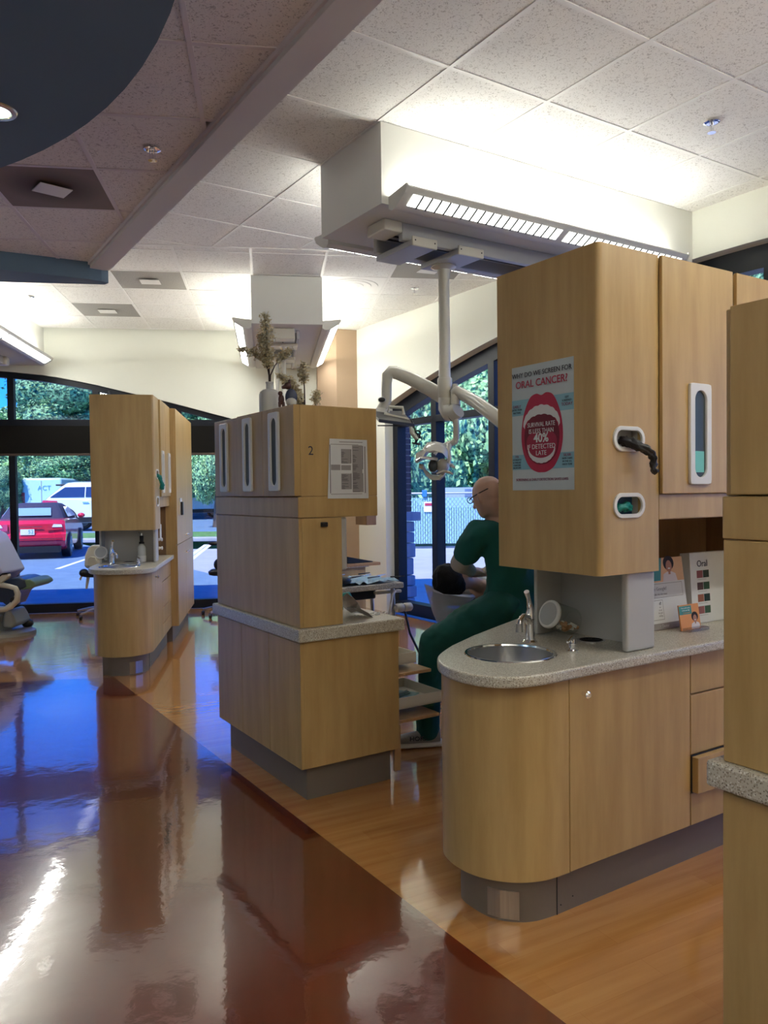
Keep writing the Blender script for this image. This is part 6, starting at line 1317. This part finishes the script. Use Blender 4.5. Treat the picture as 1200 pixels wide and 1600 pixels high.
pl_ = quadp('licence_plate', [(-.16, -2.25, .62), (.16, -2.25, .62), (.16, -2.25, .76), (-.16, -2.25, .76)], M['paper'], (0, -.025, 0))
text(pl_, '52', .13, (.08, -2.278, .69), ((1, 0, 0), (0, 0, 1), (0, -1, 0)), mat('plate_green', (.02, .30, .22), .5), 'plate_lettering')
for s_ in (-1, 1):
    for yy in (-1.38, 1.38): wheel(T, s_*.80, yy, .32, .32, .21, s_)
hd = math.atan2(.27, .96); rx = at(44, 850, 19.3).x
place(T, rx-.27*2.2, 19.3+.96*2.2, G0, hd)
T = thing('white_car', 'white car seen from the side behind the grass strip', 'car')
wpaint = mat('white_car_paint', (.72, .80, .80), .2, coat=.8)
carbody(T, 'car_body', [(-2.25, .45), (-2.3, .7), (-2.25, 1.0), (-2.1, 1.12), (-1.6, 1.18), (.9, 1.10), (1.9, .98), (2.25, .75), (2.3, .45), (2.0, .30), (-2.0, .30)], .92, wpaint)
mb = MB(); rg = []
for z, hw_, y0, y1 in ((1.10, .86, -2.2, 1.25), (1.18, .85, -2.12, 1.1), (1.58, .68, -1.65, .25), (1.70, .62, -1.45, -.05), (1.74, .45, -1.2, -.3)): rg.append([(-hw_, y1, z), (-hw_, y0+.1, z), (-hw_*.85, y0, z), (hw_*.85, y0, z), (hw_, y0+.1, z), (hw_, y1, z)])
V = [p for r_ in rg for p in r_]; part(T, 'roof', MB().add(V, [(i*6+j, i*6+(j+1) % 6, (i+1)*6+(j+1) % 6, (i+1)*6+j) for i in range(4) for j in range(6)]+[tuple(range(24, 30))]), wpaint, .03, smooth=True, ang=50)
dglass = mat('dark_car_glass', (.015, .03, .09), .08, coat=1)
for s_ in (-1, 1):
    for a, b, c2, d2 in ((-1.95, -.7, -.72, -1.45), (-.65, .25, .15, -.68), (.3, .95, .2, .22)): quadp('side_window', [(s_*.855, a, 1.20), (s_*.855, b, 1.20), (s_*.70, c2, 1.55), (s_*.70, d2, 1.55)], dglass, (s_*.015, 0, 0))
    quadp('tail_light', [(s_*.90, -2.22, 1.0), (s_*.91, -1.65, 1.02), (s_*.91, -1.68, 1.08), (s_*.88, -2.2, 1.10)], whl, (s_*.03, 0, 0)); quadp('sill', [(s_*.90, -1.9, .32), (s_*.90, 1.9, .32), (s_*.925, 1.9, .50), (s_*.925, -1.9, .50)], M['black'], (s_*.02, 0, 0))
    part(T, 'door_handle', MB().box(s_*.915-.015, s_*.915+.015, -.75, -.52, 1.0, 1.03), M['chrome'], .006)
    for yy in (-1.4, 1.42): wheel(T, s_*.85, yy, .37, .37, .23, s_); part(T, 'wheel_arch', MB().tube([(s_*.915, yy+.45*math.cos(a), .37+.45*math.sin(a)) for a in [PI*i/14 for i in range(15)]], .03, 8), M['black'], smooth=True)
part(T, 'spoiler', MB().box(-.6, .6, -1.85, -1.5, 1.60, 1.66), M['black'], .02)
place(T, at(63, 800, 28.5).x+2.3, 29.4, .2, -PI/2); T.scale = (1, 1, 1.05)
T = thing('white_van', 'pale delivery van with lettering seen from behind at the back of the lot', 'van')
vp = mat('van_paint', (.50, .78, .72), .35)
part(T, 'van_body', MB().box(-1.0, 1.0, -2.4, 2.4, .45, 2.25).box(-.98, .98, 2.4, 3.2, .45, 1.5), vp, .12, smooth=True)
for s_ in (-1, 1):
    part(T, 'tail_light', MB().box(s_*.9-.08, s_*.9+.08, -2.44, -2.39, .9, 1.5), whl, .02)
    for yy in (-1.6, 1.9): wheel(T, s_*.88, yy, .36, .36, .24, s_)
for a in range(5): part(T, 'side_panel', MB().box(-1.03, -1.0, -1.9+.75*a, -1.35+.75*a, .8, 2.0), mat('van_side_glass', (.10, .16, .30), .3) if a == 0 else bpy.data.materials['van_side_glass'], .01)
part(T, 'door_seam', MB().box(-.012, .012, -2.42, -2.39, .6, 2.1), M['greyprint'])
text(T, 'ACT', .34, (.15, -2.42, 1.72), ((1, 0, 0), (0, 0, 1), (0, -1, 0)), mat('van_lettering', (.10, .35, .45), .5), 'van_lettering')
text(T, 'NOW', .2, (.15, -2.42, 1.45), ((1, 0, 0), (0, 0, 1), (0, -1, 0)), bpy.data.materials['van_lettering'], 'van_lettering') if False else None
part(T, 'bumper', MB().box(-.95, .95, -2.5, -2.4, .42, .56), M['black'], .02)
place(T, at(60, 780, 41).x, 43, .2, math.radians(8))
T = thing('board_fence', 'grey upright board fence behind the white car', 'fence'); p = at(90, 750, 45.5); q = at(330, 750, 45.5)
wf = mat('grey_boards', (.22, .25, .33), .8); x = p.x; k = 0
while x < q.x: part(T, 'board', MB().box(x, x+.15, 45.5, 45.54, .1, 2.72+.03*(k % 3)), wf); x += .17; k += 1
part(T, 'rail', MB().box(p.x, q.x, 45.54, 45.6, 1.9, 2.0), wf)
T = copy_tree(next(o for o in C.objects if o.name == 'white_car')); T['label'] = 'light blue white car half hidden among leaves in the gap behind the middle unit'; T.location = (at(285, 780, 40).x, 42, .2); T.rotation_euler = (0, 0, -PI/2+.5)
T['group'] = 'pale cars in the upper lot'; bpy.data.objects['white_car']['group'] = 'pale cars in the upper lot'
